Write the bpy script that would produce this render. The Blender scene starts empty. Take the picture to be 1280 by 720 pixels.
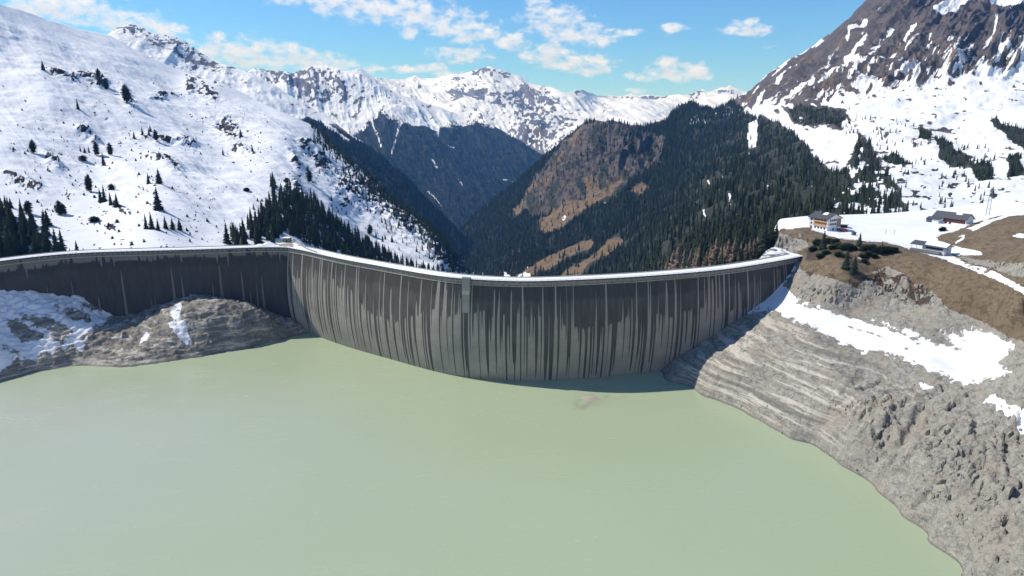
import bpy, math, random
import numpy as np

D = bpy.data
S = bpy.context.scene
COL = S.collection
R = math.radians
rng = np.random.default_rng(7)
random.seed(7)

# ------------------------------------------------------------------ camera model
F, CX, CY = 853.0, 640.0, 360.0
PITCH = math.atan(220.0 / F)
CAM = np.array([0.0, 0.0, 175.0])
CP, SP = math.cos(PITCH), math.sin(PITCH)
CREST = 68.0


def ray(px, py):
    px = np.asarray(px, float); py = np.asarray(py, float)
    rx = (px - CX) / F; ry = (CY - py) / F
    dy = CP + ry * SP; dz = -SP + ry * CP
    return np.stack([rx / dy, np.ones_like(rx), dz / dy], -1)


def at_depth(px, py, Y):
    return CAM + ray(px, py) * np.asarray(Y, float)[..., None]


def at_z(px, py, z):
    r = ray(px, py)
    return CAM + r * ((np.asarray(z, float) - CAM[2]) / r[..., 2])[..., None]


def proj(P):
    q = np.asarray(P, float) - CAM
    f = q[..., 1] * CP - q[..., 2] * SP
    u = q[..., 1] * SP + q[..., 2] * CP
    return CX + F * q[..., 0] / f, CY - F * u / f


# ------------------------------------------------------------------ numeric helpers
def h3(ix, iy, iz):
    n = (ix * 374761393 + iy * 668265263 + iz * 1442695041) & 0xFFFFFFFF
    n = ((n ^ (n >> 13)) * 1274126177) & 0xFFFFFFFF
    n = ((n ^ (n >> 16)) * 2246822519) & 0xFFFFFFFF
    n = n ^ (n >> 15)
    return (n & 0xFFFFFF) / float(0xFFFFFF)


def vn(x, y, z=None):
    x = np.asarray(x, float); y = np.asarray(y, float)
    z = np.zeros_like(x) if z is None else np.asarray(z, float)
    i = np.floor(x).astype(np.int64); j = np.floor(y).astype(np.int64); k = np.floor(z).astype(np.int64)
    f = x - i; g = y - j; h = z - k
    f = f * f * f * (f * (f * 6 - 15) + 10); g = g * g * g * (g * (g * 6 - 15) + 10); h = h * h * h * (h * (h * 6 - 15) + 10)
    def c(a, b, d):
        return h3(i + a, j + b, k + d)
    x00 = c(0, 0, 0) * (1 - f) + c(1, 0, 0) * f
    x10 = c(0, 1, 0) * (1 - f) + c(1, 1, 0) * f
    x01 = c(0, 0, 1) * (1 - f) + c(1, 0, 1) * f
    x11 = c(0, 1, 1) * (1 - f) + c(1, 1, 1) * f
    return (x00 * (1 - g) + x10 * g) * (1 - h) + (x01 * (1 - g) + x11 * g) * h


def fbm(x, y, z=None, o=5, gain=0.5):
    s = 0; a = 1.0; t = 0
    z = np.zeros_like(np.asarray(x, float)) if z is None else z
    for q in range(o):
        s = s + a * vn(x * 2.03 ** q + 17.3 * q, y * 2.03 ** q + 9.1 * q, z * 2.03 ** q + 3.7 * q)
        t += a; a *= gain
    return s / t


def ridged(x, y, z=None, o=5, gain=0.5):
    s = 0; a = 1.0; t = 0
    z = np.zeros_like(np.asarray(x, float)) if z is None else z
    for q in range(o):
        n = vn(x * 2.1 ** q + 5.3 * q, y * 2.1 ** q + 19.1 * q, z * 2.1 ** q + 13.7 * q)
        s = s + a * (1 - abs(2 * n - 1)); t += a; a *= gain
    return s / t


def facet(x, y, sc, seed=0):
    """broken rock: every cell is a tilted block; returns about -1..1"""
    x = np.asarray(x, float) / sc + seed * 7.7; y = np.asarray(y, float) / sc + seed * 3.1
    i0 = np.floor(x).astype(np.int64); j0 = np.floor(y).astype(np.int64)
    best = np.full(x.shape, 9.0); out = np.zeros(x.shape)
    for a in (-1, 0, 1):
        for b in (-1, 0, 1):
            i = i0 + a; j = j0 + b
            dx = x - i - h3(i, j, i * 0 + 11); dy = y - j - h3(i, j, i * 0 + 23)
            d = dx * dx + dy * dy; k = d < best
            hh = (h3(i, j, i * 0 + 5) - .5) * 1.1 + dx * (h3(i, j, i * 0 + 31) - .5) * 1.8 + dy * (h3(i, j, i * 0 + 47) - .5) * 1.8
            best = np.where(k, d, best); out = np.where(k, hh, out)
    return out


class TPS:
    def __init__(s, x, y, v, reg=1e-6):
        x = np.asarray(x, float); y = np.asarray(y, float); v = np.asarray(v, float)
        s.sc = max(np.ptp(x), np.ptp(y)); s.x = x / s.sc; s.y = y / s.sc
        n = len(x)
        r2 = (s.x[:, None] - s.x) ** 2 + (s.y[:, None] - s.y) ** 2
        K = 0.5 * r2 * np.log(r2 + 1e-12) + np.eye(n) * reg
        Pm = np.stack([np.ones(n), s.x, s.y], 1)
        A = np.block([[K, Pm], [Pm.T, np.zeros((3, 3))]])
        s.w = np.linalg.solve(A, np.concatenate([v, np.zeros(3)]))

    def __call__(s, x, y):
        x = np.asarray(x, float) / s.sc; y = np.asarray(y, float) / s.sc
        n = len(s.x)
        out = s.w[n] + s.w[n + 1] * x + s.w[n + 2] * y
        for i in range(n):
            r2 = (x - s.x[i]) ** 2 + (y - s.y[i]) ** 2
            out = out + s.w[i] * 0.5 * r2 * np.log(r2 + 1e-12)
        return out


def sstep(a, b, x):
    t = np.clip((x - a) / (b - a), 0, 1)
    return t * t * (3 - 2 * t)


def pdist(px, py, pts, closed):
    d = np.full(np.shape(px), 1e9)
    n = len(pts)
    for i in range(n if closed else n - 1):
        ax, ay = pts[i]; bx, by = pts[(i + 1) % n]
        ex, ey = bx - ax, by - ay
        t = np.clip(((px - ax) * ex + (py - ay) * ey) / (ex * ex + ey * ey + 1e-9), 0, 1)
        d = np.minimum(d, np.hypot(px - ax - t * ex, py - ay - t * ey))
    return d


def inpoly(px, py, pts):
    ins = np.zeros(np.shape(px), bool)
    n = len(pts)
    for i in range(n):
        ax, ay = pts[i]; bx, by = pts[(i + 1) % n]
        c = ((ay > py) != (by > py)) & (px < (bx - ax) * (py - ay) / (by - ay + 1e-12) + ax)
        ins ^= c
    return ins


def poly(px, py, pts, soft=4.0):
    """1 inside, 0 outside, 0.5 on the outline"""
    d = pdist(px, py, pts, True)
    return np.clip(0.5 + np.where(inpoly(px, py, pts), d, -d) / (2 * soft), 0, 1)


def line(px, py, pts, w):
    return np.clip(1 - pdist(px, py, pts, False) / w, 0, 1)


def blob(px, py, cx, cy, rx, ry, ang=0.0):
    c, s = math.cos(R(ang)), math.sin(R(ang))
    u = (px - cx) * c + (py - cy) * s; v = -(px - cx) * s + (py - cy) * c
    return np.exp(-((u / rx) ** 2 + (v / ry) ** 2))


def curve(pts):
    x = np.array([p[0] for p in pts], float); y = np.array([p[1] for p in pts], float)
    return lambda q: np.interp(q, x, y)


# ------------------------------------------------------------------ object helpers
def mesh_np(name, V, faces, mat=None, smooth=True, parent=None, attrs=None, mat_idx=None):
    V = np.asarray(V, np.float32)
    me = D.meshes.new(name)
    if isinstance(faces, np.ndarray):
        k = faces.shape[1]; idx = faces.astype(np.int32).ravel(); tot = np.full(len(faces), k, np.int32)
    else:
        idx = np.array([i for f in faces for i in f], np.int32); tot = np.array([len(f) for f in faces], np.int32)
    st = np.concatenate([[0], np.cumsum(tot)[:-1]]).astype(np.int32)
    me.vertices.add(len(V)); me.vertices.foreach_set('co', V.ravel())
    me.loops.add(len(idx)); me.loops.foreach_set('vertex_index', idx)
    me.polygons.add(len(tot)); me.polygons.foreach_set('loop_start', st); me.polygons.foreach_set('loop_total', tot)
    me.polygons.foreach_set('use_smooth', np.full(len(tot), smooth))
    for k, a in (attrs or {}).items():
        me.attributes.new(k, 'FLOAT', 'POINT').data.foreach_set('value', np.asarray(a, np.float32).ravel())
    me.update(calc_edges=True); me.validate()
    if mat is not None:
        for m in (mat if isinstance(mat, (list, tuple)) else [mat]):
            me.materials.append(m)
    if mat_idx is not None:
        me.polygons.foreach_set('material_index', np.asarray(mat_idx, np.int32))
    o = D.objects.new(name, me); COL.objects.link(o)
    if parent: o.parent = parent
    return o


def tag(o, label=None, cat=None, group=None, kind=None):
    if label: o['label'] = label
    if cat: o['category'] = cat
    if group: o['group'] = group
    if kind: o['kind'] = kind
    return o


def empty(name, loc, rz=0.0):
    o = D.objects.new(name, None); o.empty_display_size = 0.5
    o.location = loc; o.rotation_euler = (0, 0, rz); COL.objects.link(o)
    return o


class MB:
    """collects boxes, prisms and bars into one mesh"""
    def __init__(s): s.v = []; s.f = []

    def add(s, vs, fs):
        b = len(s.v); s.v += [tuple(map(float, v)) for v in vs]; s.f += [tuple(i + b for i in f) for f in fs]; return s

    def box(s, x0, x1, y0, y1, z0, z1):
        return s.add([(x, y, z) for z in (z0, z1) for x, y in ((x0, y0), (x1, y0), (x1, y1), (x0, y1))],
                     [(3, 2, 1, 0), (4, 5, 6, 7), (0, 1, 5, 4), (1, 2, 6, 5), (2, 3, 7, 6), (3, 0, 4, 7)])

    def bar(s, a, b, r, n=6, r2=None):
        a = np.array(a, float); b = np.array(b, float); d = (b - a) / np.linalg.norm(b - a)
        u = np.cross(d, (0, 0, 1) if abs(d[2]) < .9 else (1, 0, 0)); u /= np.linalg.norm(u); w = np.cross(d, u)
        r2 = r if r2 is None else r2
        vs = [a + r * (math.cos(t) * u + math.sin(t) * w) for t in np.arange(n) * 2 * math.pi / n] + \
             [b + r2 * (math.cos(t) * u + math.sin(t) * w) for t in np.arange(n) * 2 * math.pi / n]
        return s.add(vs, [(i, (i + 1) % n, n + (i + 1) % n, n + i) for i in range(n)] + [tuple(range(n))[::-1], tuple(range(n, 2 * n))])

    def prism(s, pts, z0, z1):
        n = len(pts)
        return s.add([(x, y, z0) for x, y in pts] + [(x, y, z1) for x, y in pts],
                     [tuple(range(n))[::-1], tuple(range(n, 2 * n))] + [(i, (i + 1) % n, n + (i + 1) % n, n + i) for i in range(n)])

    def slab(s, p, t):
        """quad p (4 points) thickened downwards by t"""
        q = [(x, y, z - t) for x, y, z in p]
        return s.add(list(p) + q, [(0, 1, 2, 3), (7, 6, 5, 4), (0, 4, 5, 1), (1, 5, 6, 2), (2, 6, 7, 3), (3, 7, 4, 0)])

    def build(s, name, mat, parent=None, smooth=False):
        return mesh_np(name, np.array(s.v), s.f, mat, smooth, parent)


# ------------------------------------------------------------------ material helpers
class NT:
    def __init__(s, name):
        s.m = D.materials.new(name); s.m.use_nodes = True; s.t = s.m.node_tree
        s.b = s.t.nodes['Principled BSDF']
        s.b.inputs['Roughness'].default_value = 0.85
        s.b.inputs['Specular IOR Level'].default_value = 0.25
        s.tc = s.t.nodes.new('ShaderNodeTexCoord')

    def lk(s, a, b):
        s.t.links.new(a, b)

    def put(s, sock, v):
        if hasattr(v, 'is_output'): s.lk(v, sock)
        elif isinstance(v, (tuple, list)) and len(v) == 3 and sock.type == 'RGBA': sock.default_value = (*v, 1)
        else: sock.default_value = v

    def attr(s, name):
        n = s.t.nodes.new('ShaderNodeAttribute'); n.attribute_name = name; return n.outputs['Fac']

    def math(s, op, a, b=0.0, c=0.0, clamp=False):
        n = s.t.nodes.new('ShaderNodeMath'); n.operation = op; n.use_clamp = clamp
        s.put(n.inputs[0], a); s.put(n.inputs[1], b); s.put(n.inputs[2], c); return n.outputs[0]

    def vec(s, scale=(1, 1, 1), loc=(0, 0, 0), rot=(0, 0, 0), src=None):
        n = s.t.nodes.new('ShaderNodeMapping'); s.lk(src or s.tc.outputs['Object'], n.inputs[0])
        n.inputs['Scale'].default_value = scale; n.inputs['Location'].default_value = loc; n.inputs['Rotation'].default_value = rot
        return n.outputs[0]

    def noise(s, scale, detail=5, rough=0.55, vec=None, dist=0.0):
        n = s.t.nodes.new('ShaderNodeTexNoise'); n.inputs['Scale'].default_value = scale
        n.inputs['Detail'].default_value = detail; n.inputs['Roughness'].default_value = rough
        n.inputs['Distortion'].default_value = dist
        s.lk(vec or s.tc.outputs['Object'], n.inputs['Vector']); return n.outputs['Fac']

    def voro(s, scale, vec=None, feat='F1'):
        n = s.t.nodes.new('ShaderNodeTexVoronoi'); n.inputs['Scale'].default_value = scale; n.feature = feat
        s.lk(vec or s.tc.outputs['Object'], n.inputs['Vector']); return n.outputs['Distance']

    def step(s, x, a, b):
        n = s.t.nodes.new('ShaderNodeMapRange'); n.interpolation_type = 'SMOOTHSTEP'
        s.put(n.inputs[0], x); n.inputs[1].default_value = a; n.inputs[2].default_value = b; return n.outputs[0]

    def mix(s, f, a, b):
        n = s.t.nodes.new('ShaderNodeMix'); n.data_type = 'RGBA'
        s.put(n.inputs['Factor'], f); s.put(n.inputs[6], a); s.put(n.inputs[7], b); return n.outputs[2]

    def bump(s, h, dist, strength=1.0):
        n = s.t.nodes.new('ShaderNodeBump'); n.inputs['Distance'].default_value = dist; n.inputs['Strength'].default_value = strength
        s.lk(h, n.inputs['Height']); s.lk(n.outputs[0], s.b.inputs['Normal']); return n

    def color(s, c): s.put(s.b.inputs['Base Color'], c)


def plain(name, c, rough=0.7, var=0.15, sc=1.5, metal=0.0):
    t = NT(name); n = t.noise(sc, 4)
    t.color(t.mix(n, tuple(x * (1 - var) for x in c), tuple(min(.95, x * (1 + var)) for x in c)))
    t.b.inputs['Roughness'].default_value = rough; t.b.inputs['Metallic'].default_value = metal
    return t.m


SNOW = (0.80, 0.82, 0.85)


def terrain_mat(name, rockA, rockB, L, grassA=(.16, .11, .06), grassB=(.085, .06, .034), wood=(.022, .03, .02), woodB=(.045, .045, .03),
                stretch=(1, 1, 1), k=0.9, kg=0.8, kw=0.9, bump=1.0, strata=False, edge=0.04, snow=SNOW, rockC=None):
    """L: feature size in metres"""
    t = NT(name)
    v = t.vec(stretch)
    n1 = t.noise(1.0 / L, 8, 0.62, v, 0.4)
    n2 = t.noise(4.3 / L, 7, 0.6, v)
    n3 = t.noise(0.23 / L, 5, 0.55)
    rock = t.mix(t.step(n1, .32, .68), rockA, rockB)
    rock = t.mix(t.math('MULTIPLY', t.step(n2, .38, .7), .6), rock, tuple(x * .5 for x in rockB))
    if rockC: rock = t.mix(t.step(n3, .45, .62), rock, rockC)
    if strata:
        wv = t.t.nodes.new('ShaderNodeMix'); wv.data_type = 'VECTOR'; wv.inputs['Factor'].default_value = .5
        nzc = t.t.nodes.new('ShaderNodeTexNoise'); nzc.inputs['Scale'].default_value = .22; nzc.inputs['Detail'].default_value = 4; t.lk(t.tc.outputs['Object'], nzc.inputs['Vector'])
        va = t.t.nodes.new('ShaderNodeVectorMath'); va.operation = 'MULTIPLY_ADD'; t.lk(nzc.outputs['Color'], va.inputs[0]); va.inputs[1].default_value = (7, 7, 7); t.lk(t.tc.outputs['Object'], va.inputs[2])
        e1 = t.voro(.16, t.vec((1, 1, .7), src=va.outputs[0]), 'DISTANCE_TO_EDGE'); e2 = t.voro(.55, t.vec((1, 1, .8), src=va.outputs[0]), 'DISTANCE_TO_EDGE')
        ck = t.math('MAXIMUM', t.math('MULTIPLY', t.step(e1, .055, .0), .75), t.math('MULTIPLY', t.step(e2, .08, .0), .5))
        ck = t.math('MULTIPLY', ck, t.step(n1, .40, .58))
        rock = t.mix(t.math('MULTIPLY', t.step(t.noise(.9, 4, .7), .52, .66), .35), rock, (.47, .44, .37))
        rock = t.mix(ck, rock, (.085, .08, .07))
        vs = t.vec(strata)
        b = t.noise(1.0, 5, .72, vs, .25)
        rock = t.mix(t.math('MULTIPLY', t.math('MULTIPLY', t.step(b, .52, .58), .85), t.attr('strata')), rock, (.50, .465, .40))
        rock = t.mix(t.math('MULTIPLY', t.math('MULTIPLY', t.step(b, .455, .41), .8), t.attr('strata')), rock, (.15, .14, .122))
    g = t.mix(t.step(n2, .35, .65), grassA, grassB)
    g = t.mix(t.math('MULTIPLY', t.step(n3, .42, .62), .6), g, tuple(x * .62 for x in grassA))
    g = t.mix(t.math('MULTIPLY', t.step(n1, .47, .60), .6), g, tuple(x * .5 for x in grassB))
    gm = t.step(t.math('MULTIPLY_ADD', t.math('SUBTRACT', n1, .5), kg, t.attr('grass')), .46, .54)
    col = t.mix(gm, rock, g)
    wn = t.mix(t.step(n2, .4, .65), wood, woodB)
    wm = t.step(t.math('MULTIPLY_ADD', t.math('SUBTRACT', n2, .5), kw * 1.6, t.attr('wood')), .45, .55)
    col = t.mix(wm, col, wn)
    nn = t.math('ADD', t.math('MULTIPLY', t.math('SUBTRACT', n1, .5), 1.1), t.math('MULTIPLY', t.math('SUBTRACT', n2, .5), .9))
    sv = t.math('MULTIPLY_ADD', nn, k, t.attr('snow'))
    sm = t.step(sv, .5 - edge, .5 + edge)
    sc = t.mix(t.step(n3, .3, .7), snow, tuple(x * .93 for x in snow))
    sc = t.mix(t.step(sv, .50, .68), (.60, .585, .56), sc) if strata else sc
    col = t.mix(sm, col, sc)
    if strata:
        sp = t.t.nodes.new('ShaderNodeSeparateXYZ'); t.lk(t.tc.outputs['Object'], sp.inputs[0])
        wet = t.step(t.math('ADD', sp.outputs[2], t.math('MULTIPLY', t.math('SUBTRACT', n1, .5), 1.6)), 1.1, .35)
        col = t.mix(t.math('MULTIPLY', wet, .55), col, (.10, .092, .08))
    t.color(col)
    h = t.math('ADD', t.math('MULTIPLY', n1, 1.0), t.math('MULTIPLY', n2, .35))
    h = t.math('MULTIPLY', h, t.math('MULTIPLY_ADD', sm, -.72, 1.0))
    t.bump(h, L * .16 * bump, .9)
    return t.m


# ------------------------------------------------------------------ world: sky and cumulus
SUN_AZ, SUN_EL = -73.0, 46.0          # degrees from +Y towards +X
w = D.worlds.new("World"); S.world = w; w.use_nodes = True
nt = w.node_tree; N = nt.nodes; LK = nt.links
for n in list(N): N.remove(n)


def wm(op, a, b=0.0, c=0.0, clamp=False):
    n = N.new('ShaderNodeMath'); n.operation = op; n.use_clamp = clamp
    for i, v in enumerate((a, b, c)):
        if hasattr(v, 'is_output'): LK.new(v, n.inputs[i])
        else: n.inputs[i].default_value = v
    return n.outputs[0]


sky = N.new('ShaderNodeTexSky'); sky.sky_type = 'NISHITA'; sky.sun_disc = False
sky.sun_elevation = R(SUN_EL); sky.sun_rotation = R(SUN_AZ)
sky.altitude = 1900; sky.air_density = 1.0; sky.dust_density = 0.15; sky.ozone_density = 3.0
tc = N.new('ShaderNodeTexCoord')
sx = N.new('ShaderNodeSeparateXYZ'); LK.new(tc.outputs['Generated'], sx.inputs[0])
az = wm('ARCTAN2', sx.outputs[0], sx.outputs[1])
el = wm('ARCSINE', sx.outputs[2])
cb = N.new('ShaderNodeCombineXYZ'); LK.new(wm('MULTIPLY', az, 10.0), cb.inputs[0]); LK.new(wm('MULTIPLY', el, 10.0), cb.inputs[1])


def wnoise(scale, detail, off, st=(1, 1.7, 1)):
    mp = N.new('ShaderNodeMapping'); mp.inputs['Location'].default_value = off; mp.inputs['Scale'].default_value = st
    LK.new(cb.outputs[0], mp.inputs[0])
    n = N.new('ShaderNodeTexNoise'); n.inputs['Scale'].default_value = scale; n.inputs['Detail'].default_value = detail
    n.inputs['Roughness'].default_value = .58
    LK.new(mp.outputs[0], n.inputs['Vector']); return n


CLOUDS = [(60, 8, 40, 15), (105, 12, 42, 15), (140, 22, 38, 12), (185, 34, 40, 11), (215, 40, 16, 7),
          (262, 66, 26, 13), (300, 66, 40, 16), (345, 72, 40, 14), (385, 76, 38, 12), (428, 82, 32, 7),
          (395, 0, 40, 8), (440, 4, 60, 13), (495, 14, 60, 15), (545, 26, 48, 14), (585, 40, 42, 12), (630, 50, 26, 10), (575, 70, 32, 8), (518, 40, 12, 6),
          (672, 8, 16, 10), (690, 20, 36, 11), (712, 38, 44, 12), (745, 50, 26, 8), (785, 40, 14, 5), (684, 66, 30, 12), (715, 78, 46, 9), (742, 88, 22, 7),
          (845, 90, 34, 11), (862, 94, 24, 6), (838, 82, 20, 8), (925, 33, 20, 8), (945, 37, 18, 6), (838, 36, 14, 4), (790, 97, 9, 5),
          (500, 86, 20, 4), (540, 86, 20, 5), (565, 92, 20, 4), (795, 115, 10, 4), (955, 60, 8, 2)]


def density(doff):
    """cloud density with the sample shifted by doff radians upwards"""
    wn_ = wnoise(2.2, 4, (3.1, 1.7 + doff * 17, 0))
    sv = N.new('ShaderNodeSeparateColor'); LK.new(wn_.outputs['Color'], sv.inputs[0])
    a2 = wm('ADD', az, wm('MULTIPLY', wm('SUBTRACT', sv.outputs[0], .5), .035))
    e2 = wm('ADD', wm('ADD', el, doff), wm('MULTIPLY', wm('SUBTRACT', sv.outputs[1], .5), .020))
    acc = None
    for (px, py, rx, ry) in CLOUDS:
        d = ray(px, py); a0 = math.atan2(d[0], d[1]); e0 = math.asin(d[2] / np.linalg.norm(d))
        sxr = rx * 1.25 / F; syr = ry * 1.25 / F
        u = wm('MULTIPLY_ADD', a2, 1 / sxr, -a0 / sxr)
        v = wm('MULTIPLY_ADD', e2, 1 / syr, -e0 / syr)
        q = wm('SUBTRACT', 1.0, wm('MULTIPLY_ADD', u, u, wm('MULTIPLY', v, v)))
        acc = q if acc is None else wm('SMOOTH_MAX', acc, q, .3)
    acc = wm('MAXIMUM', acc, -1.2)
    n = wnoise(4.5, 9, (0, doff * 17, 0)).outputs['Fac']
    return wm('ADD', wm('MULTIPLY', acc, .55), wm('MULTIPLY', wm('SUBTRACT', n, .5), 2.6))


den = density(0.0)
denu = density(0.012)


def wmap(x, a, b):
    m = N.new('ShaderNodeMapRange'); m.interpolation_type = 'SMOOTHSTEP'
    LK.new(x, m.inputs[0]); m.inputs[1].default_value = a; m.inputs[2].default_value = b; return m.outputs[0]


alpha = wm('MULTIPLY', wmap(den, -.08, .85), .95)
front = wmap(sx.outputs[1], 0.0, 0.2)
alpha = wm('MULTIPLY', alpha, front)
thick = wmap(wm('ADD', wm('MULTIPLY', den, .5), wm('MULTIPLY', denu, .8)), .2, 1.3)
cc = N.new('ShaderNodeMix'); cc.data_type = 'RGBA'
LK.new(thick, cc.inputs['Factor']); cc.inputs[6].default_value = (5.7, 6.0, 6.6, 1); cc.inputs[7].default_value = (4.3, 4.7, 5.5, 1)
tint = N.new('ShaderNodeMix'); tint.data_type = 'RGBA'; tint.blend_type = 'MULTIPLY'; tint.inputs['Factor'].default_value = 1
LK.new(sky.outputs[0], tint.inputs[6]); tint.inputs[7].default_value = (.43, .70, .93, 1)
mx = N.new('ShaderNodeMix'); mx.data_type = 'RGBA'
LK.new(alpha, mx.inputs['Factor']); LK.new(tint.outputs[2], mx.inputs[6]); LK.new(cc.outputs[2], mx.inputs[7])
bg = N.new('ShaderNodeBackground'); bg.inputs[1].default_value = 0.125
LK.new(mx.outputs[2], bg.inputs[0])
wo = N.new('ShaderNodeOutputWorld'); LK.new(bg.outputs[0], wo.inputs[0])

sun = D.lights.new('sun', 'SUN'); sun.energy = 3.6; sun.angle = R(0.53); sun.color = (1.0, .955, .89)
so = D.objects.new('sun', sun); COL.objects.link(so)
sd = np.array([math.sin(R(SUN_AZ)) * math.cos(R(SUN_EL)), math.cos(R(SUN_AZ)) * math.cos(R(SUN_EL)), math.sin(R(SUN_EL))])
from mathutils import Vector
so.rotation_euler = Vector(sd).to_track_quat('Z', 'Y').to_euler()

cam = D.cameras.new('camera'); co = D.objects.new('camera', cam); COL.objects.link(co)
cam.sensor_width = 36.0; cam.lens = F / 1280 * 36.0; cam.clip_end = 80000; cam.clip_start = 1
co.location = CAM; co.rotation_euler = (R(90) - PITCH, 0, 0)
S.camera = co
S.view_settings.view_transform = 'Standard'; S.view_settings.look = 'None'; S.view_settings.exposure = 0.48; S.view_settings.gamma = 1.0
S.cycles.use_denoising = True
S.cycles.max_bounces = 5; S.cycles.diffuse_bounces = 3; S.cycles.volume_bounces = 0; S.cycles.transparent_max_bounces = 4


# ------------------------------------------------------------------ mountains
class Mount:
    """terrain sheet seen from the lake: rows run from its foot to its ridge, then down the far side"""
    def __init__(s, name, ridge, bottom, depths, nx, ny, disp=None, back=(0.25, 0.5), masks=None, mat=None, ridge_keep=0.35):
        s.x0, s.x1 = ridge[0][0], ridge[-1][0]
        s.nx, s.ny = nx, ny
        s.rf, s.bf = curve(ridge), curve(bottom)
        px = np.linspace(s.x0, s.x1, nx); t = np.linspace(0, 1, ny)
        PX, T = np.meshgrid(px, t)
        PY = s.bf(PX) * (1 - T) + s.rf(PX) * T
        d = np.array(depths, float)
        s.dep = TPS(d[:, 0], d[:, 1], np.log(d[:, 2]), 1e-4)
        Y = np.exp(s.dep(PX, PY))
        P = at_depth(PX, PY, Y)
        gx = np.gradient(P, axis=1); gy = np.gradient(P, axis=0)
        n = np.cross(gx, gy); n /= np.linalg.norm(n, axis=-1, keepdims=True) + 1e-9
        n *= np.sign(np.sum(n * (CAM - P), -1, keepdims=True))
        if disp is not None:
            dd = disp(PX, PY, P, Y / F)
            k = 1 - (1 - ridge_keep) * sstep(.9, 1.0, T)
            P = P + n * (dd * k)[..., None]
        s.P = P; s.PX = PX; s.PY = PY; s.Y = Y
        gx = np.gradient(P, axis=1); gy = np.gradient(P, axis=0); n2 = np.cross(gx, gy)
        s.nz = np.abs(n2[..., 2]) / (np.linalg.norm(n2, axis=-1) + 1e-9)
        at = masks(PX, PY, P, s.nz) if masks else {}
        for key in ('snow', 'wood', 'grass'):
            at.setdefault(key, np.zeros_like(PX))
        rows = [P]
        A = {k: [v] for k, v in at.items()}
        last = P[-1]
        for j in range(1, 7):
            dy = s.Y[-1] * back[0] * (j / 6.0)
            q = last.copy(); q[:, 1] += dy; q[:, 0] += dy * last[:, 0] / last[:, 1]
            q[:, 2] -= dy * back[1] * (.4 + .6 * j / 6.0) + 0.5
            rows.append(q[None])
            for k in A: A[k].append(at[k][-1:])
        V = np.concatenate(rows, 0); r, c = V.shape[:2]
        ii = np.arange(r * c).reshape(r, c)
        q = np.stack([ii[:-1, :-1], ii[:-1, 1:], ii[1:, 1:], ii[1:, :-1]], -1).reshape(-1, 4)
        s.o = mesh_np(name, V.reshape(-1, 3), q, mat, True, None, {k: np.concatenate(v, 0) for k, v in A.items()})
        s.o['kind'] = 'structure'

    def at(s, px, py):
        px = np.asarray(px, float); py = np.asarray(py, float)
        u = np.clip((px - s.x0) / (s.x1 - s.x0) * (s.nx - 1), 0, s.nx - 1.001)
        t = np.clip((py - s.bf(px)) / (s.rf(px) - s.bf(px)), 0, 1) * (s.ny - 1)
        t = np.clip(t, 0, s.ny - 1.001)
        i = u.astype(int); j = t.astype(int); a = (u - i)[..., None]; b = (t - j)[..., None]
        P = s.P
        return (P[j, i] * (1 - a) + P[j, i + 1] * a) * (1 - b) + (P[j + 1, i] * (1 - a) + P[j + 1, i + 1] * a) * b


# ---- left snow mountain
A_ridge = [(-130, -60), (-60, -18), (0, 6), (20, 11), (39, 17), (58, 25), (83, 31), (94, 36), (120, 40), (139, 44), (153, 53), (192, 75), (225, 89), (250, 98), (275, 104),
           (300, 115), (320, 124), (350, 139), (385, 155), (405, 170), (430, 195), (455, 215), (480, 237), (505, 259), (530, 279), (555, 303), (575, 325), (600, 352)]
A_bot = [(-130, 350), (0, 345), (120, 334), (250, 330), (360, 328), (430, 345), (500, 362), (600, 372)]
A_dep = [(-130, 340, 520), (0, 330, 545), (120, 325, 560), (250, 318, 590), (330, 315, 640), (360, 325, 660), (430, 345, 760), (500, 360, 900), (600, 372, 1150),
         (0, 270, 640), (100, 280, 650), (197, 262, 690), (260, 295, 660), (310, 280, 760), (0, 190, 860), (130, 208, 950), (250, 200, 1120), (340, 225, 1050), (-130, 150, 900),
         (0, 100, 1250), (55, 95, 1320), (170, 130, 1380), (280, 190, 1250), (350, 180, 1350), (420, 230, 1300), (450, 290, 1080), (500, 320, 1050), (550, 330, 1080),
         (-130, -50, 1600), (0, 6, 1750), (94, 36, 1950), (153, 53, 2050), (225, 89, 2050), (275, 104, 1950), (320, 124, 1900), (385, 155, 1800), (430, 195, 1650), (480, 237, 1500), (530, 279, 1350), (575, 325, 1220)]


def A_disp(px, py, P, m):
    x, y, z = P[..., 0], P[..., 1], P[..., 2]
    c = x * .75 + y * .66          # along the contour
    g = ridged(c / 90, z / 230, None, 5) - .5
    f = fbm(x / 160, y / 160, z / 160, 6) - .5
    s_ = fbm(x / 30, y / 30, z / 30, 4) - .5
    far = sstep(560, 900, y)
    ledge = sum(blob(px, py, *b) for b in A_rock)
    return far * (g * 10 + f * 31) + s_ * (1.6 + 3.5 * far) + np.clip(ledge, 0, 1) * (ridged(x / 22, y / 22, z / 14, 4) - .3) * 16 * far


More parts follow.
